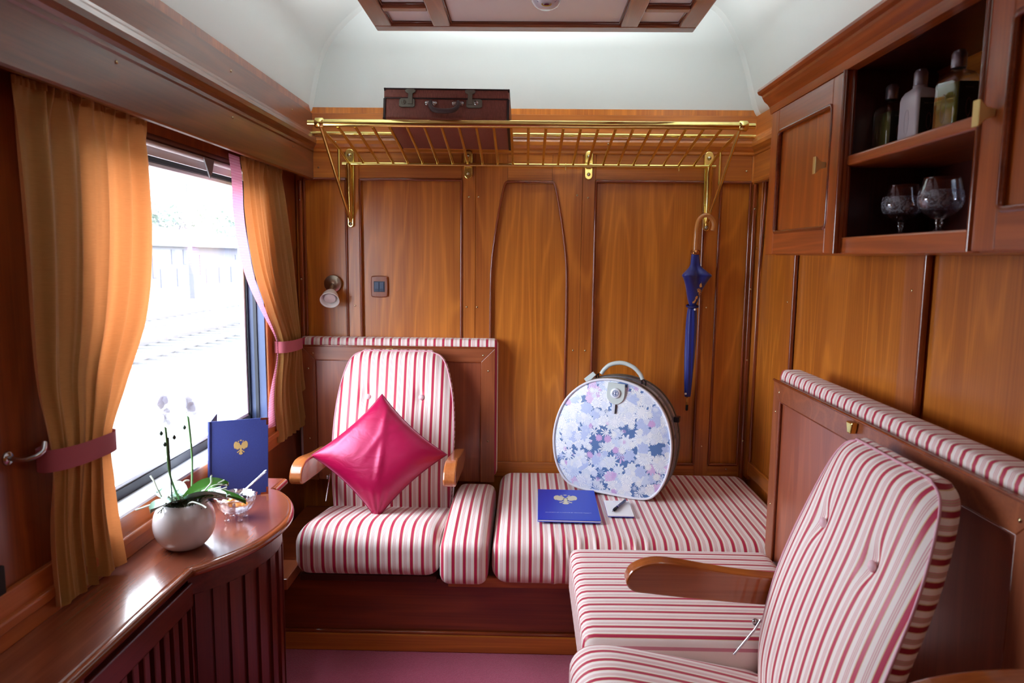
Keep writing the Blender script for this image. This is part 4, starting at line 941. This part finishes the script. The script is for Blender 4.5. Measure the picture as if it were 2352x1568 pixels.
for x in (.158, .62):
    hk = thing('hook', 'small S shaped brass hook on the lower rack rail %s' % ('left of its middle right bracket' if x < .3 else 'above the umbrella'), 'hook', (x, ry, 1.70))
    b = MB(); b.tube(smoothpath([(x, ry+.010, rz_+.002),(x, ry+.003, rz_+.0125),(x, ry-.010, rz_+.004),(x, ry-.010, rz_-.014),(x, ry-.004, rz_-.022),(x, ry+.003, rz_-.016)], 5), .0018, 8); b.build('wire', BR, hk)

# ================================================================== suitcase
scs = thing('suitcase', 'old small brown leather suitcase lying flat on the brass rack', 'suitcase', (-.29, 2.72, 1.80))
lea = NT('brown_leather'); wv = lea.add('ShaderNodeTexNoise', {'Vector': lea.mapping(lea.coord(), scale=(420,420,30)), 'Scale': 1.0, 'Detail': 2.0}).outputs[0]
lea.set(Base_Color=lea.mix(wv, s2l((92,40,36)), s2l((166,98,84))), Roughness=.5); lea.bump(wv, .4, .001)
tiltx = math.atan2(-.052, .355)
Msu = Matrix.Translation((-.2915, 2.552, 1.838)) @ Matrix.Rotation(tiltx, 4, 'X') @ Matrix.Rotation(math.radians(.4), 4, 'Y')
hw = .222; hd_ = .362
b = MB(); b.box(-hw+.003, hw-.003, .003, hd_-.003, 0, .085, .006, 3); b.xf(Msu); b.build('case_body', lea.m, scs)
b = MB(); b.box(-hw-.002, hw+.002, 0, hd_, .073, .108, .006, 3); b.xf(Msu); ld = b.build('lid', lea.m, scs)
edge_ = simple('dark_leather', (44,26,28), .45); met = simple('aged_steel', (128,128,118), .45, .7); ny = simple('bright_nickel', (190,190,190), .2, 1)
b = MB(); b.tube([(-hw-.002,-.001,.106),(hw+.002,-.001,.106)], .0028, 6); b.box(-hw, hw, -.001, .0025, .071, .0745); b.xf(Msu); b.build('lid_edging', edge_, ld)
for x in (-hw+.001, hw-.001):
    b = MB(); b.box(x-.004, x+.004, -.0005, .006, 0, .072, .001); b.box(x-.005, x+.005, .0, hd_, -.001, .003, .001); b.box(x-.003, x+.0045, -.001, hd_, .098, .110, .002); b.xf(Msu); b.build('edge_binding', edge_, scs)
b = MB()
for k in range(36): x = -.19+k*.0109; b.box(x, x+.0062, -.0009, .0004, .0865, .0873)
b.xf(Msu); b.build('stitching', simple('tan_thread', (150,96,70), .7), ld)
for x, s_ in ((-.125, -1), (.09, 1)):
    x = {-1: -.128, 1: .085}[s_]
    b = MB(); lp_ = [(-.028,-.012),(-.028,.010),(-.022,.015),(.022,.015),(.028,.010),(.028,-.012),(.022,-.016),(-.022,-.016)]
    kx = x-.012 if s_ < 0 else x+.015
    b.prism([(kx+a, .056+c) for a, c in lp_], lambda a, c, d: (a, d, c), -.004, .003, bev=.001)
    b.prism([(x-.019,.100),(x-.017,.092),(x-.008,.087),(x-.008,.050),(x+.008,.050),(x+.008,.087),(x+.017,.092),(x+.019,.100),(x+.012,.103),(x-.012,.103)], lambda a, c, d: (a, d, c), -.008, -.003, bev=.001)
    b.xf(Msu); lc = b.build('latch', met, scs)
    kx2 = x-.024 if s_ < 0 else x+.022
    b = MB(); b.lathe([(.0085,0),(.008,.002),(0,.0025)], (kx2,-.004,.057), 18, M=MY); b.xf(Msu); b.build('lock_button', ny if s_ > 0 else met, lc)
    b = MB(); b.box(kx2-.0008, kx2+.0008, -.0072, -.006, .053, .062); b.xf(Msu); b.build('keyhole', dk, lc)
for x in (-.055, .042):
    b = MB()
    for q in (-.014, .014): b.lathe([(.009,0),(.008,.002),(.004,.004),(0,.0045)], (x+q,-.0005,.056), 16, M=MY)
    b.box(x-.014, x+.014, -.004, .0, .050, .062, .001); b.xf(Msu); b.build('handle_mount', ny, scs)
b = MB(); hp = smoothpath([(-.055,-.006,.062),(-.056,-.012,.050),(-.052,-.020,.034),(-.038,-.026,.022),(-.006,-.028,.018),(.026,-.026,.022),(.040,-.020,.034),(.043,-.012,.050),(.042,-.006,.062)], 6)
b.tube(hp, [.0055+.0035*math.sin(PI*i/(len(hp)-1)) for i in range(len(hp))], 10); b.xf(Msu); b.build('handle', simple('worn_handle_leather', (66,48,50), .5), scs)

# ================================================================== umbrella
ux, uy = .6885, 2.882
um = thing('umbrella', 'furled navy blue umbrella with wooden crook handle hanging from the brass rack bracket', 'umbrella', (ux, uy, .74))
Mu = Matrix.Translation((ux, uy, 0)) @ Matrix(((1,0,.012,-.012*1.2),(0,1,0,0),(0,0,1,0),(0,0,0,1)))
lw_ = simple('light_cane', (196,130,66), .28, 0, .6)
hk_ = smoothpath([(0,0,1.385),(0,0,1.44),(.001,0,1.48),(.010,0,1.513),(.034,0,1.530),(.060,0,1.517),(.070,0,1.492),(.066,0,1.468)], 6)
b = MB(); b.tube(hk_, [.0095]*(len(hk_)-1)+[.0085], 12); b.xf(Mu); b.build('crook_handle', lw_, um)
b = MB(); b.lathe([(.017,1.370),(.0185,1.374),(.0185,1.386),(.015,1.389)], (0,0,0), 24, f=lambda t, z: 1+.06*(1 if math.sin(8*t) > 0 else -1)); b.xf(Mu); b.build('ferrule_ring', simple('bronze_ring', (190,130,80), .25, 1), um)
ub = NT('navy_nylon'); ub.set(Base_Color=s2l((12,34,128)), Roughness=.38); ub.b.inputs['Sheen Weight'].default_value = .3
cp = [(.012,.782),(.014,.80),(.017,.86),(.020,.95),(.021,1.04),(.020,1.10),(.017,1.145),(.013,1.160),(.023,1.19),(.036,1.24),(.046,1.272),(.052,1.288),(.036,1.306),(.021,1.325),(.018,1.345),(.016,1.372)]
def cfold(t, z):
    tw = 9*(z-1.0) if z < 1.15 else 3*(z-1.15)
    k = .10 if z < 1.16 else (.30*math.exp(-((z-1.285)/.05)**2)+.06)
    return 1+k*math.cos((6 if z < 1.16 else 3)*t+tw+ (0.3 if z > 1.16 else 0))
cps = [(p.x, p.z) for p in smoothpath([(a, 0, c) for a, c in cp], 6)]
b = MB(); b.lathe(cps, (0,0,0), 48, f=cfold); b.xf(Mu); cn = b.build('canopy', ub.m, um)
b = MB(); b.tube([Vector((.0215*math.cos(a), .0215*math.sin(a), 1.160+.004*math.sin(a))) for a in [2*PI*k/20 for k in range(20)]], .005, 6, closed=True); b.xf(Mu); b.build('strap', simple('navy_strap', (8,22,96), .4), um)
b = MB(); b.lathe([(.005,0),(.004,.002),(0,.003)], (.006,-.024,1.148), 12, M=MY); b.lathe([(.005,0),(.004,.003),(0,.004)], (-.011,-.012,.795), 12, M=MY); b.xf(Mu); b.build('press_stud', simple('pearl_white', (236,236,240), .3), um)
ctab = sorted((z, r) for r, z in cps)
def onc(x, z, lift):
    r = interp(ctab, z); t = -PI/2
    for _ in range(8): q = cfold(t, z); t = -PI/2+math.asin(max(-.95, min(.95, x/(r*q))))
    q = cfold(t, z); return (r*q*math.cos(t), r*q*math.sin(t)-lift, z)
def epiece(P, name='emblem_piece'):
    b = MB(); n = len(P); cx_ = sum(p[0] for p in P)/n; cz_ = sum(p[1] for p in P)/n; V = []
    for lf in (.0022, .0004):
        V += [onc(x, z, lf) for x, z in P]
    V.append(onc(cx_, cz_, .0024)); F = [(2*n, (k+1) % n, k) for k in range(n)]+[(k, (k+1) % n, n+(k+1) % n, n+k) for k in range(n)]
    b.add(V, F); b.xf(Mu); b.build(name, gold, cn)
epiece([(-.004,1.172),(.004,1.174),(.010,1.186),(.006,1.192),(.001,1.183),(-.005,1.179)])
epiece([(.006,1.190),(.013,1.190),(.016,1.202),(.010,1.204),(.005,1.198)])
for q in range(7):
    a = -.5+q*.5; epiece([(.016+.003*math.sin(a-.35), 1.216+.003*math.cos(a-.35)), (.016+.013*math.sin(a-.1), 1.216+.019*math.cos(a-.1)), (.016+.013*math.sin(a+.12), 1.216+.019*math.cos(a+.12)), (.016+.003*math.sin(a+.3), 1.216+.003*math.cos(a+.3))])
epiece([(.020,1.238),(.030,1.240),(.033,1.258),(.028,1.262),(.027,1.250),(.022,1.256),(.018,1.248)])
b = MB(); b.lathe([(.0052,.745),(.0052,.785)], (0,0,0), 12); b.xf(Mu); b.build('brass_tip', simple('tip_wood', (206,150,70), .3, .3), um)
b = MB(); b.lathe([(.004,.722),(.0056,.726),(.0056,.746)], (0,0,0), 12); b.xf(Mu); b.build('end_cap', dk, um)

# ================================================================== wall cabinet
wc = thing('wall_cabinet', 'wooden wall cabinet with open shelves and two panelled doors, upper right', 'cabinet', (.85, 1.3, 1.366))
cw = wood('cabinet_wood', 'z', light=(196,100,36), dark=(142,66,20), seed=5.5); cwy = wood('cabinet_wood_y', 'y', light=(196,100,40), dark=(140,64,20), seed=5.9)
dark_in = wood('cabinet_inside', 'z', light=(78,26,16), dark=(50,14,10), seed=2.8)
CX = .74; Y0, Y1, YC = .45, 2.10, None
b = MB(); b.box(CX, .968, Y0, Y1, 1.366, 1.386, .002); b.box(CX, .968, Y0, Y1, 1.79, 1.84, .002)
b.box(.950, .968, Y0, Y1, 1.366, 1.80); b.build('carcass', cwy, wc)
for y0, y1 in ((2.085,2.10),(1.672,1.688),(1.150,1.166),(.45,.466)):
    b = MB(); b.box(CX, .955, y0, y1, 1.386, 1.79, .001, 1); b.build('partition', cw, wc)
b = MB(); b.box(CX-.012, CX+.02, 1.16, 1.675, 1.366, 1.405, .004); b.build('bottom_rail', cwy, wc)
b = MB(); b.box(CX-.010, .950, 1.166, 1.672, 1.566, 1.590, .005, 3); b.build('shelf', cwy, wc)
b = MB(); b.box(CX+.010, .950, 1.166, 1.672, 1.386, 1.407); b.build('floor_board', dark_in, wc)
b = MB(); b.box(.942, .951, 1.167, 1.671, 1.387, 1.79); b.box(CX+.012, .945, 1.667, 1.6725, 1.387, 1.79); b.box(CX+.012, .945, 1.1655, 1.171, 1.387, 1.79); b.box(CX+.012, .945, 1.167, 1.671, 1.782, 1.79); b.build('added_dark_lining', dark_in, wc)  # thin dark-coloured boards added to darken the open bay
b = MB(); cp_ = [(CX+.0,1.777),(CX-.026,1.777),(CX-.028,1.786),(CX-.030,1.796),(CX-.036,1.804),(CX-.046,1.812),(CX-.052,1.822),(CX-.054,1.828),(CX-.064,1.831),(CX-.068,1.838),(CX-.066,1.846),(CX-.058,1.850),(CX+.0,1.850)]
b.extr(cp_, lambda o, z, a: (o, a, z), Y0-.05, Y1+.03); b.add([(o, Y1+.03, z) for o, z in cp_], [tuple(range(len(cp_)-1, -1, -1))]); b.build('cornice', cwy, wc)
def cdoor(ya, yb_, knob_y):
    dx0, dx1 = CX-.025, CX-.001; z0, z1 = 1.368, 1.777; f = .062
    b = MB(); b.box(dx0+.010, dx1-.002, ya+f-.004, yb_-f+.004, z0+f-.004, z1-f+.004, .002); d = b.build('door', wood('cabinet_panel', 'z', light=(204,108,36), dark=(150,72,20), rings=12, seed=1.1), wc)
    for za_, zb3 in ((z0, z0+f), (z1-f, z1)):
        b = MB(); b.box(dx0, dx1, ya+f-.001, yb_-f+.001, za_, zb3, .003); b.build('door_rail', cwy, d)
    for y0_, y1_ in ((ya, ya+f), (yb_-f, yb_)):
        b = MB(); b.box(dx0, dx1, y0_, y1_, z0, z1, .003); b.build('door_stile', cw, d)
    r_ = .012
    loop = []
    for (cy_, cz_, a0) in ((ya+f+r_, z0+f+r_, PI), (yb_-f-r_, z0+f+r_, 1.5*PI), (yb_-f-r_, z1-f-r_, 0), (ya+f+r_, z1-f-r_, .5*PI)):
        for k in range(5): a = a0+PI/2*k/4; loop.append((dx0+.003, cy_+r_*math.cos(a), cz_+r_*math.sin(a)))
    b = MB(); b.tube(loop, .006, 8, closed=True); b.build('door_moulding', WMY(), d)
    b = MB(); b.tube([(dx0+.002, knob_edge[0], z0), (dx0+.002, knob_edge[0], z1)], .007, 8); b.tube([(dx1-.004, knob_edge[0], z0), (dx1-.004, knob_edge[0], z1)], .006, 8); b.build('edge_bead', WM(), d)
    b = MB(); ky = knob_y; b.prism([(0,-.006),(0,.006),(-.014,.009),(-.024,.020),(-.027,.020),(-.027,-.020),(-.024,-.020),(-.014,-.009)], lambda a, c, q: (dx0+a, ky+q, 1.578+c), -.008, .008, bev=.0015); b.build('knob', simple('satin_brass', (232,214,150), .42, 1), d)
    return d
knob_edge = [1.645]; cdoor(1.643, 2.118, 1.725)
knob_edge = [1.150]; cdoor(.455, 1.152, 1.120)
# bottles
def bottle(y, x, body, liq, label, glass, lab_text):
    z0 = 1.592; th = thing('bottle', label, 'bottle', (x, y, z0), 'toiletry bottles on the cabinet shelf')
    hx, hy, hb = .023, .036, .112
    def sec(hx_, hy_, r, z):
        P = []
        for cx_, cy_, a0 in ((1,1,0),(-1,1,PI/2),(-1,-1,PI),(1,-1,1.5*PI)):
            for k in range(6): a = a0+PI/2*k/5; P.append((x+cx_*(hx_-r)+r*math.cos(a), y+cy_*(hy_-r)+r*math.sin(a), z))
        return P
    rows = [sec(hx-.003, hy-.003, .006, z0), sec(hx, hy, .007, z0+.004), sec(hx, hy, .007, z0+hb-.020), sec(hx-.001, hy-.002, .008, z0+hb-.012), sec(hx-.004, hy-.008, .010, z0+hb-.004), sec(hx-.009, hy-.017, .011, z0+hb), sec(.0135, .0135, .0134, z0+hb+.002), sec(.0135, .0135, .0134, z0+hb+.007)]
    b = MB(); V = [p for r in rows for p in r]; F = [tuple(range(23, -1, -1))]
    for i in range(len(rows)-1):
        for k in range(24): k2 = (k+1) % 24; F.append((i*24+k, i*24+k2, (i+1)*24+k2, (i+1)*24+k))
    F.append(tuple((len(rows)-1)*24+k for k in range(24)))
    b.add(V, F, 0, True); bo = b.build('bottle_body', body, th)
    if liq is not None:
        rows2 = [sec(hx-.004, hy-.004, .005, z0+.005), sec(hx-.003, hy-.003, .006, z0+hb-.024), ]
        b = MB(); V = [p for r in rows2 for p in r]; F = [tuple(range(23, -1, -1))]+[(k, (k+1) % 24, 24+(k+1) % 24, 24+k) for k in range(24)]+[tuple(24+k for k in range(24))]
        b.add(V, F, 0, True); b.build('liquid', liq, th)
    b = MB(); b.lathe([(.0125,.0),(.013,.002),(.013,.026),(.0118,.028),(.0115,.0285),(0,.0285)], (x, y, z0+hb+.007), 24); b.box(x-.008, x+.008, y-.010, y+.010, z0+hb+.033, z0+hb+.040, .003); b.build('cap', simple('silver_cap', (176,180,196), .28, .8), th)
    b = MB(); b.box(x-hx+.006, x+hx-.003, y-hy-.0009, y-hy-.0001, z0+.008, z0+hb-.024); lb = b.build('label', simple('dark_olive_label', (38,42,30), .5), th)
    b = MB(); b.tube([(x+.002+.0045*math.cos(a), y-hy-.001, z0+.042+.016*math.sin(a)) for a in [2*PI*k/20 for k in range(20)]], .0004, 4, closed=True); b.tube([(x+.002, y-hy-.001, z0+.016),(x+.002, y-hy-.001, z0+.026)], .0004, 4); b.build('leaf_motif', simple('dull_rose_print', (130,84,84), .5), lb)
    text('label_lettering', lab_text, .0042, Matrix(((1,0,0,x+.0015),(0,0,-1,y-hy-.0011),(0,1,0,z0+.076),(0,0,0,1))), simple('faint_print', (120,120,108), .5), lb, .00005)
    # faint motif embossed on the wide side
    b = MB(); b.tube([(x-hx-.0002, y+.008*math.cos(a), z0+.045+.026*math.sin(a)) for a in [2*PI*k/24 for k in range(24)]], .0007, 4, closed=True)
    b.build('side_motif', body if liq is None else glassmat('embossed_glass'), th)
    return th
clear = thinglass('clear_plastic', (.90,.93,.88,1), .07, .06)
gl_ = NT('pale_green_liquid'); gl_.set(Base_Color=s2l((150,152,96)), Roughness=.12, IOR=1.33); gl_.b.inputs['Transmission Weight'].default_value = .35
ol_ = NT('olive_liquid'); ol_.set(Base_Color=s2l((138,142,56)), Roughness=.15, IOR=1.33); ol_.b.inputs['Transmission Weight'].default_value = .3
bottle(1.632, .815, clear, gl_.m, 'clear bottle of pale shower gel with dark label, furthest left on the shelf', True, 'Shower Gel')
bottle(1.505, .808, simple('white_bottle_plastic', (226,230,244), .3, 0, .4), None, 'opaque white lotion bottle standing between two clear bottles', False, 'Body Lotion') 
bottle(1.372, .805, clear, ol_.m, 'clear bottle of olive green liquid nearest the right cabinet door', True, 'Shampoo')
# brandy glasses
gg = thinglass('cut_glass', (.92,.93,.96,1), .10, .03)
etch = NT('etched_glass'); etch.n.remove(etch.b); sp_e = etch.coord()
en = etch.add('ShaderNodeTexNoise', {'Vector': sp_e, 'Scale': 95.0, 'Detail': 4.0, 'Distortion': 1.5}).outputs[0]
e1 = etch.add('ShaderNodeBsdfTransparent', {'Color': (.95,.95,1,1)}); e2 = etch.add('ShaderNodeBsdfDiffuse', {'Color': (.75,.76,.86,1)})
e3 = etch.add('ShaderNodeMixShader', {0: etch.math('MULTIPLY_ADD', etch.math('MULTIPLY', etch.math('SUBTRACT', en, .42), 4.0, clamp=True), .45, .06), 1: e1.outputs[0], 2: e2.outputs[0]}); etch.l.new(e3.outputs[0], etch.out.inputs[0])
for x, y, lb_ in ((.842, 1.605, 'left one of two cut crystal brandy glasses in the open cabinet'), (.838, 1.452, 'right one of two cut crystal brandy glasses in the open cabinet')):
    th = thing('brandy_glass', lb_, 'glass', (x, y, 1.408), 'brandy glasses')
    z0 = 1.408
    outer = smoothpath([(.009,0,.030),(.018,0,.034),(.032,0,.044),(.0405,0,.060),(.0415,0,.074),(.038,0,.090),(.0325,0,.112)], 5)
    inner = [(p.x-.0016, p.z+.0012*(1 if p.z < .06 else 0)) for p in outer][::-1]
    MB().lathe([(0,.029)]+[(p.x, p.z) for p in outer]+inner+[(0,.0335)], (x,y,z0), 40, f=lambda t, z: 1+.008*math.cos(16*t)*(1 if z < .085 else 0)).build('bowl', gg, th)
    MB().lathe([(p.x+.0003, p.z) for p in outer if .048 < p.z < .090], (x,y,z0), 40).build('etched_band', etch.m, th)
    MB().lathe([(0,0),(.030,0),(.030,.002),(.010,.005),(.0055,.010),(.005,.016),(.008,.022),(.0055,.027),(.010,.030),(0,.031)], (x,y,z0), 30).build('stem_and_foot', gg, th)

# ================================================================== ceiling panel
cpn = thing('ceiling_panel', 'hanging ceiling panel with brown wooden frame and white infill', 'ceiling panel', (.02, 1.6, 2.15))
PZ = 2.15; xa, xb, ya, ybk = -.543, .583, .55, 2.600
cwb = wood('panel_frame_y', 'y', light=(160,92,60), dark=(122,62,36), seed=6.6); cwx = wood('panel_frame_x', 'x', light=(160,92,60), dark=(122,62,36), seed=6.8)
def rail(x0, x1, y0, y1, m, nm='frame_rail'): MB().box(x0, x1, y0, y1, PZ, PZ+.030, .004).build(nm, m, cpn)
rail(xa, xb, ybk-.055, ybk, cwx)
for x0 in (xa, xb-.062): rail(x0, x0+.062, ya, ybk-.055, cwb)
for x0 in (-.335, .318): rail(x0, x0+.060, ya, ybk-.055, cwb)
y = 2.40
while y > .6:
    rail(xa+.062, -.335, y-.035, y, cwx, 'cross_rail'); rail(.378, xb-.062, y-.035, y, cwx, 'cross_rail'); y -= .24 if y < 2.3 else .22
inf = simple('infill_white', (238,236,238), .5)
MB().box(xa+.02, xb-.02, ya, ybk-.02, PZ+.018, PZ+.024).build('infill', inf, cpn)
def pane_bead(x0, x1, y0, y1):
    MB().tube([(x0, y0, PZ+.014),(x1, y0, PZ+.014),(x1, y1, PZ+.014),(x0, y1, PZ+.014)], .006, 6, closed=True).build('bead', simple('brown_bead', (112,54,34), .25, 0, .5), cpn)
pane_bead(-.275, .318, ya, ybk-.055); pane_bead(xa+.062, -.335, 2.40, ybk-.055); pane_bead(.378, xb-.062, 2.40, ybk-.055); pane_bead(xa+.062, -.335, 2.18, 2.365); pane_bead(.378, xb-.062, 2.18, 2.365)
cl = thing('porcelain_ceiling_lamp', 'small painted white porcelain fitting at the top edge under the ceiling panel', 'ceiling lamp', (.045, 2.2, 2.11))
lx, ly = .052, 2.235
MB().lathe([(0,-.045),(.020,-.044),(.034,-.038),(.044,-.026),(.048,-.010),(.046,.015),(.040,.018)], (lx,ly,PZ), 36).build('porcelain_body', simple('porcelain', (222,226,238), .15, 0, .8), cl)
b = MB(); b.tube([(lx+.014*math.cos(a), ly-.029+.004*math.sin(a), PZ-.041+.006*math.sin(a)) for a in [2*PI*k/20 for k in range(20)]], .0018, 5, closed=True); b.build('yellow_ring', simple('yellow_glaze', (206,176,60), .3), cl)
b = MB(); b.lathe([(0,-.002),(.007,-.001),(.008,.002),(0,.003)], (lx, ly-.027, PZ-.0435), 12); b.build('rose_motif', simple('rose_glaze', (140,40,90), .3), cl)
b = MB()
for s_ in (-1, 1):
    b.tube(smoothpath([(lx+s_*.024, ly-.027, PZ-.034),(lx+s_*.032, ly-.026, PZ-.026),(lx+s_*.034, ly-.030, PZ-.016),(lx+s_*.040, ly-.024, PZ-.012)], 4), .0018, 5)
b.build('blue_motif', simple('cobalt_glaze', (60,70,140), .3), cl)

# ================================================================== outside
GZ = -1.3
gnd = NT('gravel_ground'); g1 = gnd.add('ShaderNodeTexNoise', {'Vector': gnd.coord(), 'Scale': 1.6, 'Detail': 6.0}).outputs[0]
gnd.set(Base_Color=gnd.mix(g1, s2l((88,92,90)), s2l((110,112,108))), Roughness=.9)
og = MB().box(-140, -1.9, -60, 190, GZ-.1, GZ).build('ground', gnd.m); struct(og)
conc = simple('pale_wall', (112,111,114), .9); roofm = simple('pale_roof', (96,96,98), .8); dkw = simple('window_dark', (78,80,96), .6); doorm = simple('door_lilac', (86,82,98), .6)
rail_m = simple('rail_steel', (86,82,86), .5); slp = simple('sleeper', (98,99,100), .9)
for k, (x, lab) in enumerate(((-9.4, 'nearer railway track seen through the window'), (-13.9, 'farther railway track seen through the window'))):
    tk = thing('railway_track', lab, 'track', (x, 30, GZ))
    for dx in ((0,-1.45) if k == 0 else (.7,-.75)):
        MB().box(x+dx-.035, x+dx+.035, 0, 90, GZ+.06, GZ+.20).build('rail', rail_m, tk)
    b = MB(); y = 4
    while y < 70: b.box(x-1.9, x+.5, y, y+.22, GZ, GZ+.07); y += .65
    tag(b.build('sleepers', slp, tk), kind='stuff')
st = thing('station_building', 'long low pale building behind the tracks outside the window', 'building', (-33, 60, GZ))
BX = -30.0; ez = 2.10; ey0, ey1 = 45, 84
MB().box(BX-7, BX, ey0, 61.7, GZ, ez+.1).build('wall', conc, st)
MB().box(BX-7, BX+.0, 61.7, ey1, GZ, ez-.0).build('wall', simple('pale_wall_shade', (102,100,110), .9), st)
b = MB(); b.prism([(BX+.5, ez),(BX-3.5, ez+1.5),(BX-7.5, ez),(BX-7.5, ez-.12),(BX+.5, ez-.12)], lambda a, c, d: (a, d, c), ey0-1, 61.5); b.build('roof', roofm, st)
b = MB(); b.add([(BX+.9,61.5,ez-.1),(BX+.9,ey1,ez-.1),(BX-7.5,ey1,ez-.1),(BX-7.5,61.5,ez-.1),(BX-3,61.5,ez+1.7),(BX-3,ey1-6,ez+1.2)], [(0,1,5,4),(1,2,5),(2,3,4,5),(0,4,3),(0,3,2,1)]); b.build('roof', roofm, st)
def atX(px, py, X):      # helper: a point on the plane x = X seen along the given viewing ray
    f = 1600.0; v = Vector(((px-1176)/f, (784-py)/f, -1)); w = RM @ v; k = X/w.x; return Vector((X, w.y*k, 1.35+w.z*k))
def cam_to_world():
    d = Vector(((1208-1176)/1600, (784-592)/1600, -1)).normalized(); x = Vector((1,-.011,0)); x = (x-d*x.dot(d)).normalized(); z = x.cross(d) if False else x.cross(d)
    return Matrix((tuple(x), tuple(d), tuple(x.cross(d))))
RM = cam_to_world()
for (xa_, ya_, xb_, yb2, m_, nm) in ((350,586,362,638,doorm,'door'),(394,573,404,607,dkw,'window'),(421,573,431,607,dkw,'window'),(459,585,470,632,doorm,'door'),(541,585,551,596,dkw,'window')):
    p = atX(xa_, ya_, BX+.06); q = atX(xb_, yb2, BX+.06)
    MB().box(BX-.02, BX+.05, p.y, q.y, q.z, p.z).build(nm, m_, st)
fn = thing('wire_fence', 'thin pale fence along the front of the station building', 'fence', (-29, 60, GZ))
y = 46
while y < 82: MB().box(-28.4, -28.33, y, y+.07, GZ, GZ+1.5).build('fence_post', dkw, fn); y += 2.6
b = MB(); [b.box(-28.38, -28.35, 46, 82, GZ+z, GZ+z+.03) for z in (.7, 1.4)]; b.build('fence_wire', dkw, fn)
po = thing('mast', 'tall thin mast standing in front of the station building', 'pole', (-20, 41, GZ))
p = atX(441, 650, -20); q = atX(428, 420, -20)
MB().tube([(p.x, p.y, GZ), (q.x, q.y, q.z)], [.17, .06], 8).build('pole', simple('mast_grey', (80,80,92), .8), po)
fol = simple('pale_foliage', (112,124,114), .9); bark = simple('bark', (84,84,94), .9)
rnd = random.Random(12)
def tree(px_, pb, pt, X, rad, n, lab, bare=False):
    base = atX(px_, pb, X); top = atX(px_, pt, X); th = thing('tree', lab, 'tree', (X, base.y, GZ), 'trees behind the station building')
    MB().tube([(X, base.y, GZ), (X, base.y, (base.z+top.z)/2+.5)], [.25, .1], 6).build('trunk', bark, th)
    b = MB()
    c = Vector((X, base.y, (base.z+top.z)/2)); hh = (top.z-base.z)/2
    for i in range(n):
        a = rnd.uniform(0, 6.28); e = rnd.uniform(-1, 1); r = rnd.random()**.5
        p = c+Vector((rad*r*math.cos(a), rad*r*math.sin(a)*1.6, hh*e*(1-.3*r)))
        if bare:
            s0 = c+Vector((0,0,-hh)); b.tube([s0.lerp(p, .3), p], .05, 3)
        else:
            s_ = rnd.uniform(.18,.4); u = Vector((rnd.uniform(-1,1), rnd.uniform(-1,1), rnd.uniform(-1,1))).normalized()*s_; v = Vector((rnd.uniform(-1,1), rnd.uniform(-1,1), rnd.uniform(-1,1))).normalized()*s_
            b.add([p-u, p-v, p+u, p+v], [(0,1,2,3)])
    b.build('branches' if bare else 'crown', bark if bare else fol, th)
tree(365, 525, 462, -42, 3.4, 520, 'pale hazy tree behind the roof at the left of the view')
tree(412, 530, 470, -53, 3.2, 90, 'bare branched tree rising behind the roof beside the mast', True)
tree(545, 560, 465, -42, 5.0, 700, 'pale hazy tree behind the right end of the roof')

# ================================================================== light
w = bpy.data.worlds.new('World'); sc.world = w; w.use_nodes = True
bg = w.node_tree.nodes['Background']; bg.inputs[0].default_value = (.88, .93, 1.0, 1); bg.inputs[1].default_value = 15.0
def area(name, loc, rot, sx_, sy_, power, col=(1,1,1), portal=False):
    l = bpy.data.lights.new(name, 'AREA'); l.shape = 'RECTANGLE'; l.size = sx_; l.size_y = sy_; l.energy = power; l.color = col
    o = bpy.data.objects.new(name, l); C.objects.link(o); o.location = loc; o.rotation_euler = rot
    if portal: l.cycles.is_portal = True
    return o
area('window_portal', (XL-.09, 2.0, 1.19), (0, -PI/2, 0), .95, 1.16, 1, portal=True)
# strip lights on top of the ceiling panel, shining up to the vault
area('cove_light', (.02, 2.42, 2.20), (PI, 0, 0), 1.0, .05, 12, (.93,.97,1.0))
area('cove_light', (-.40, 1.4, 2.20), (PI, 0, 0), .05, 1.7, 7.0, (.93,.97,1.0))
area('cove_light', (.44, 1.4, 2.20), (PI, 0, 0), .05, 1.7, 7.0, (.93,.97,1.0))
# weak fill light added behind the viewer, no lamp known there
area('added_fill_light', (.45, -.5, 2.2), (math.radians(30), 0, 0), .6, .5, 2, (1,.93,.86))
# ================================================================== camera
cam = bpy.data.cameras.new('camera'); co = bpy.data.objects.new('camera', cam); C.objects.link(co)
cam.sensor_width = 36; cam.lens = 1600*36/2352; cam.clip_start = .02; cam.clip_end = 500
R4 = RM.to_4x4(); co.matrix_world = Matrix.Translation((0,0,1.35)) @ R4
cam.dof.use_dof = True; cam.dof.focus_distance = 2.75; cam.dof.aperture_fstop = 5.0
sc.camera = co
sc.view_settings.view_transform = 'Standard'; sc.view_settings.look = 'None'; sc.view_settings.gamma = 1; sc.view_settings.exposure = 0.28; sc.view_settings.use_curve_mapping = False
sc.cycles.max_bounces = 10; sc.cycles.transmission_bounces = 10; sc.cycles.transparent_max_bounces = 12; sc.cycles.sample_clamp_indirect = 6
finish()
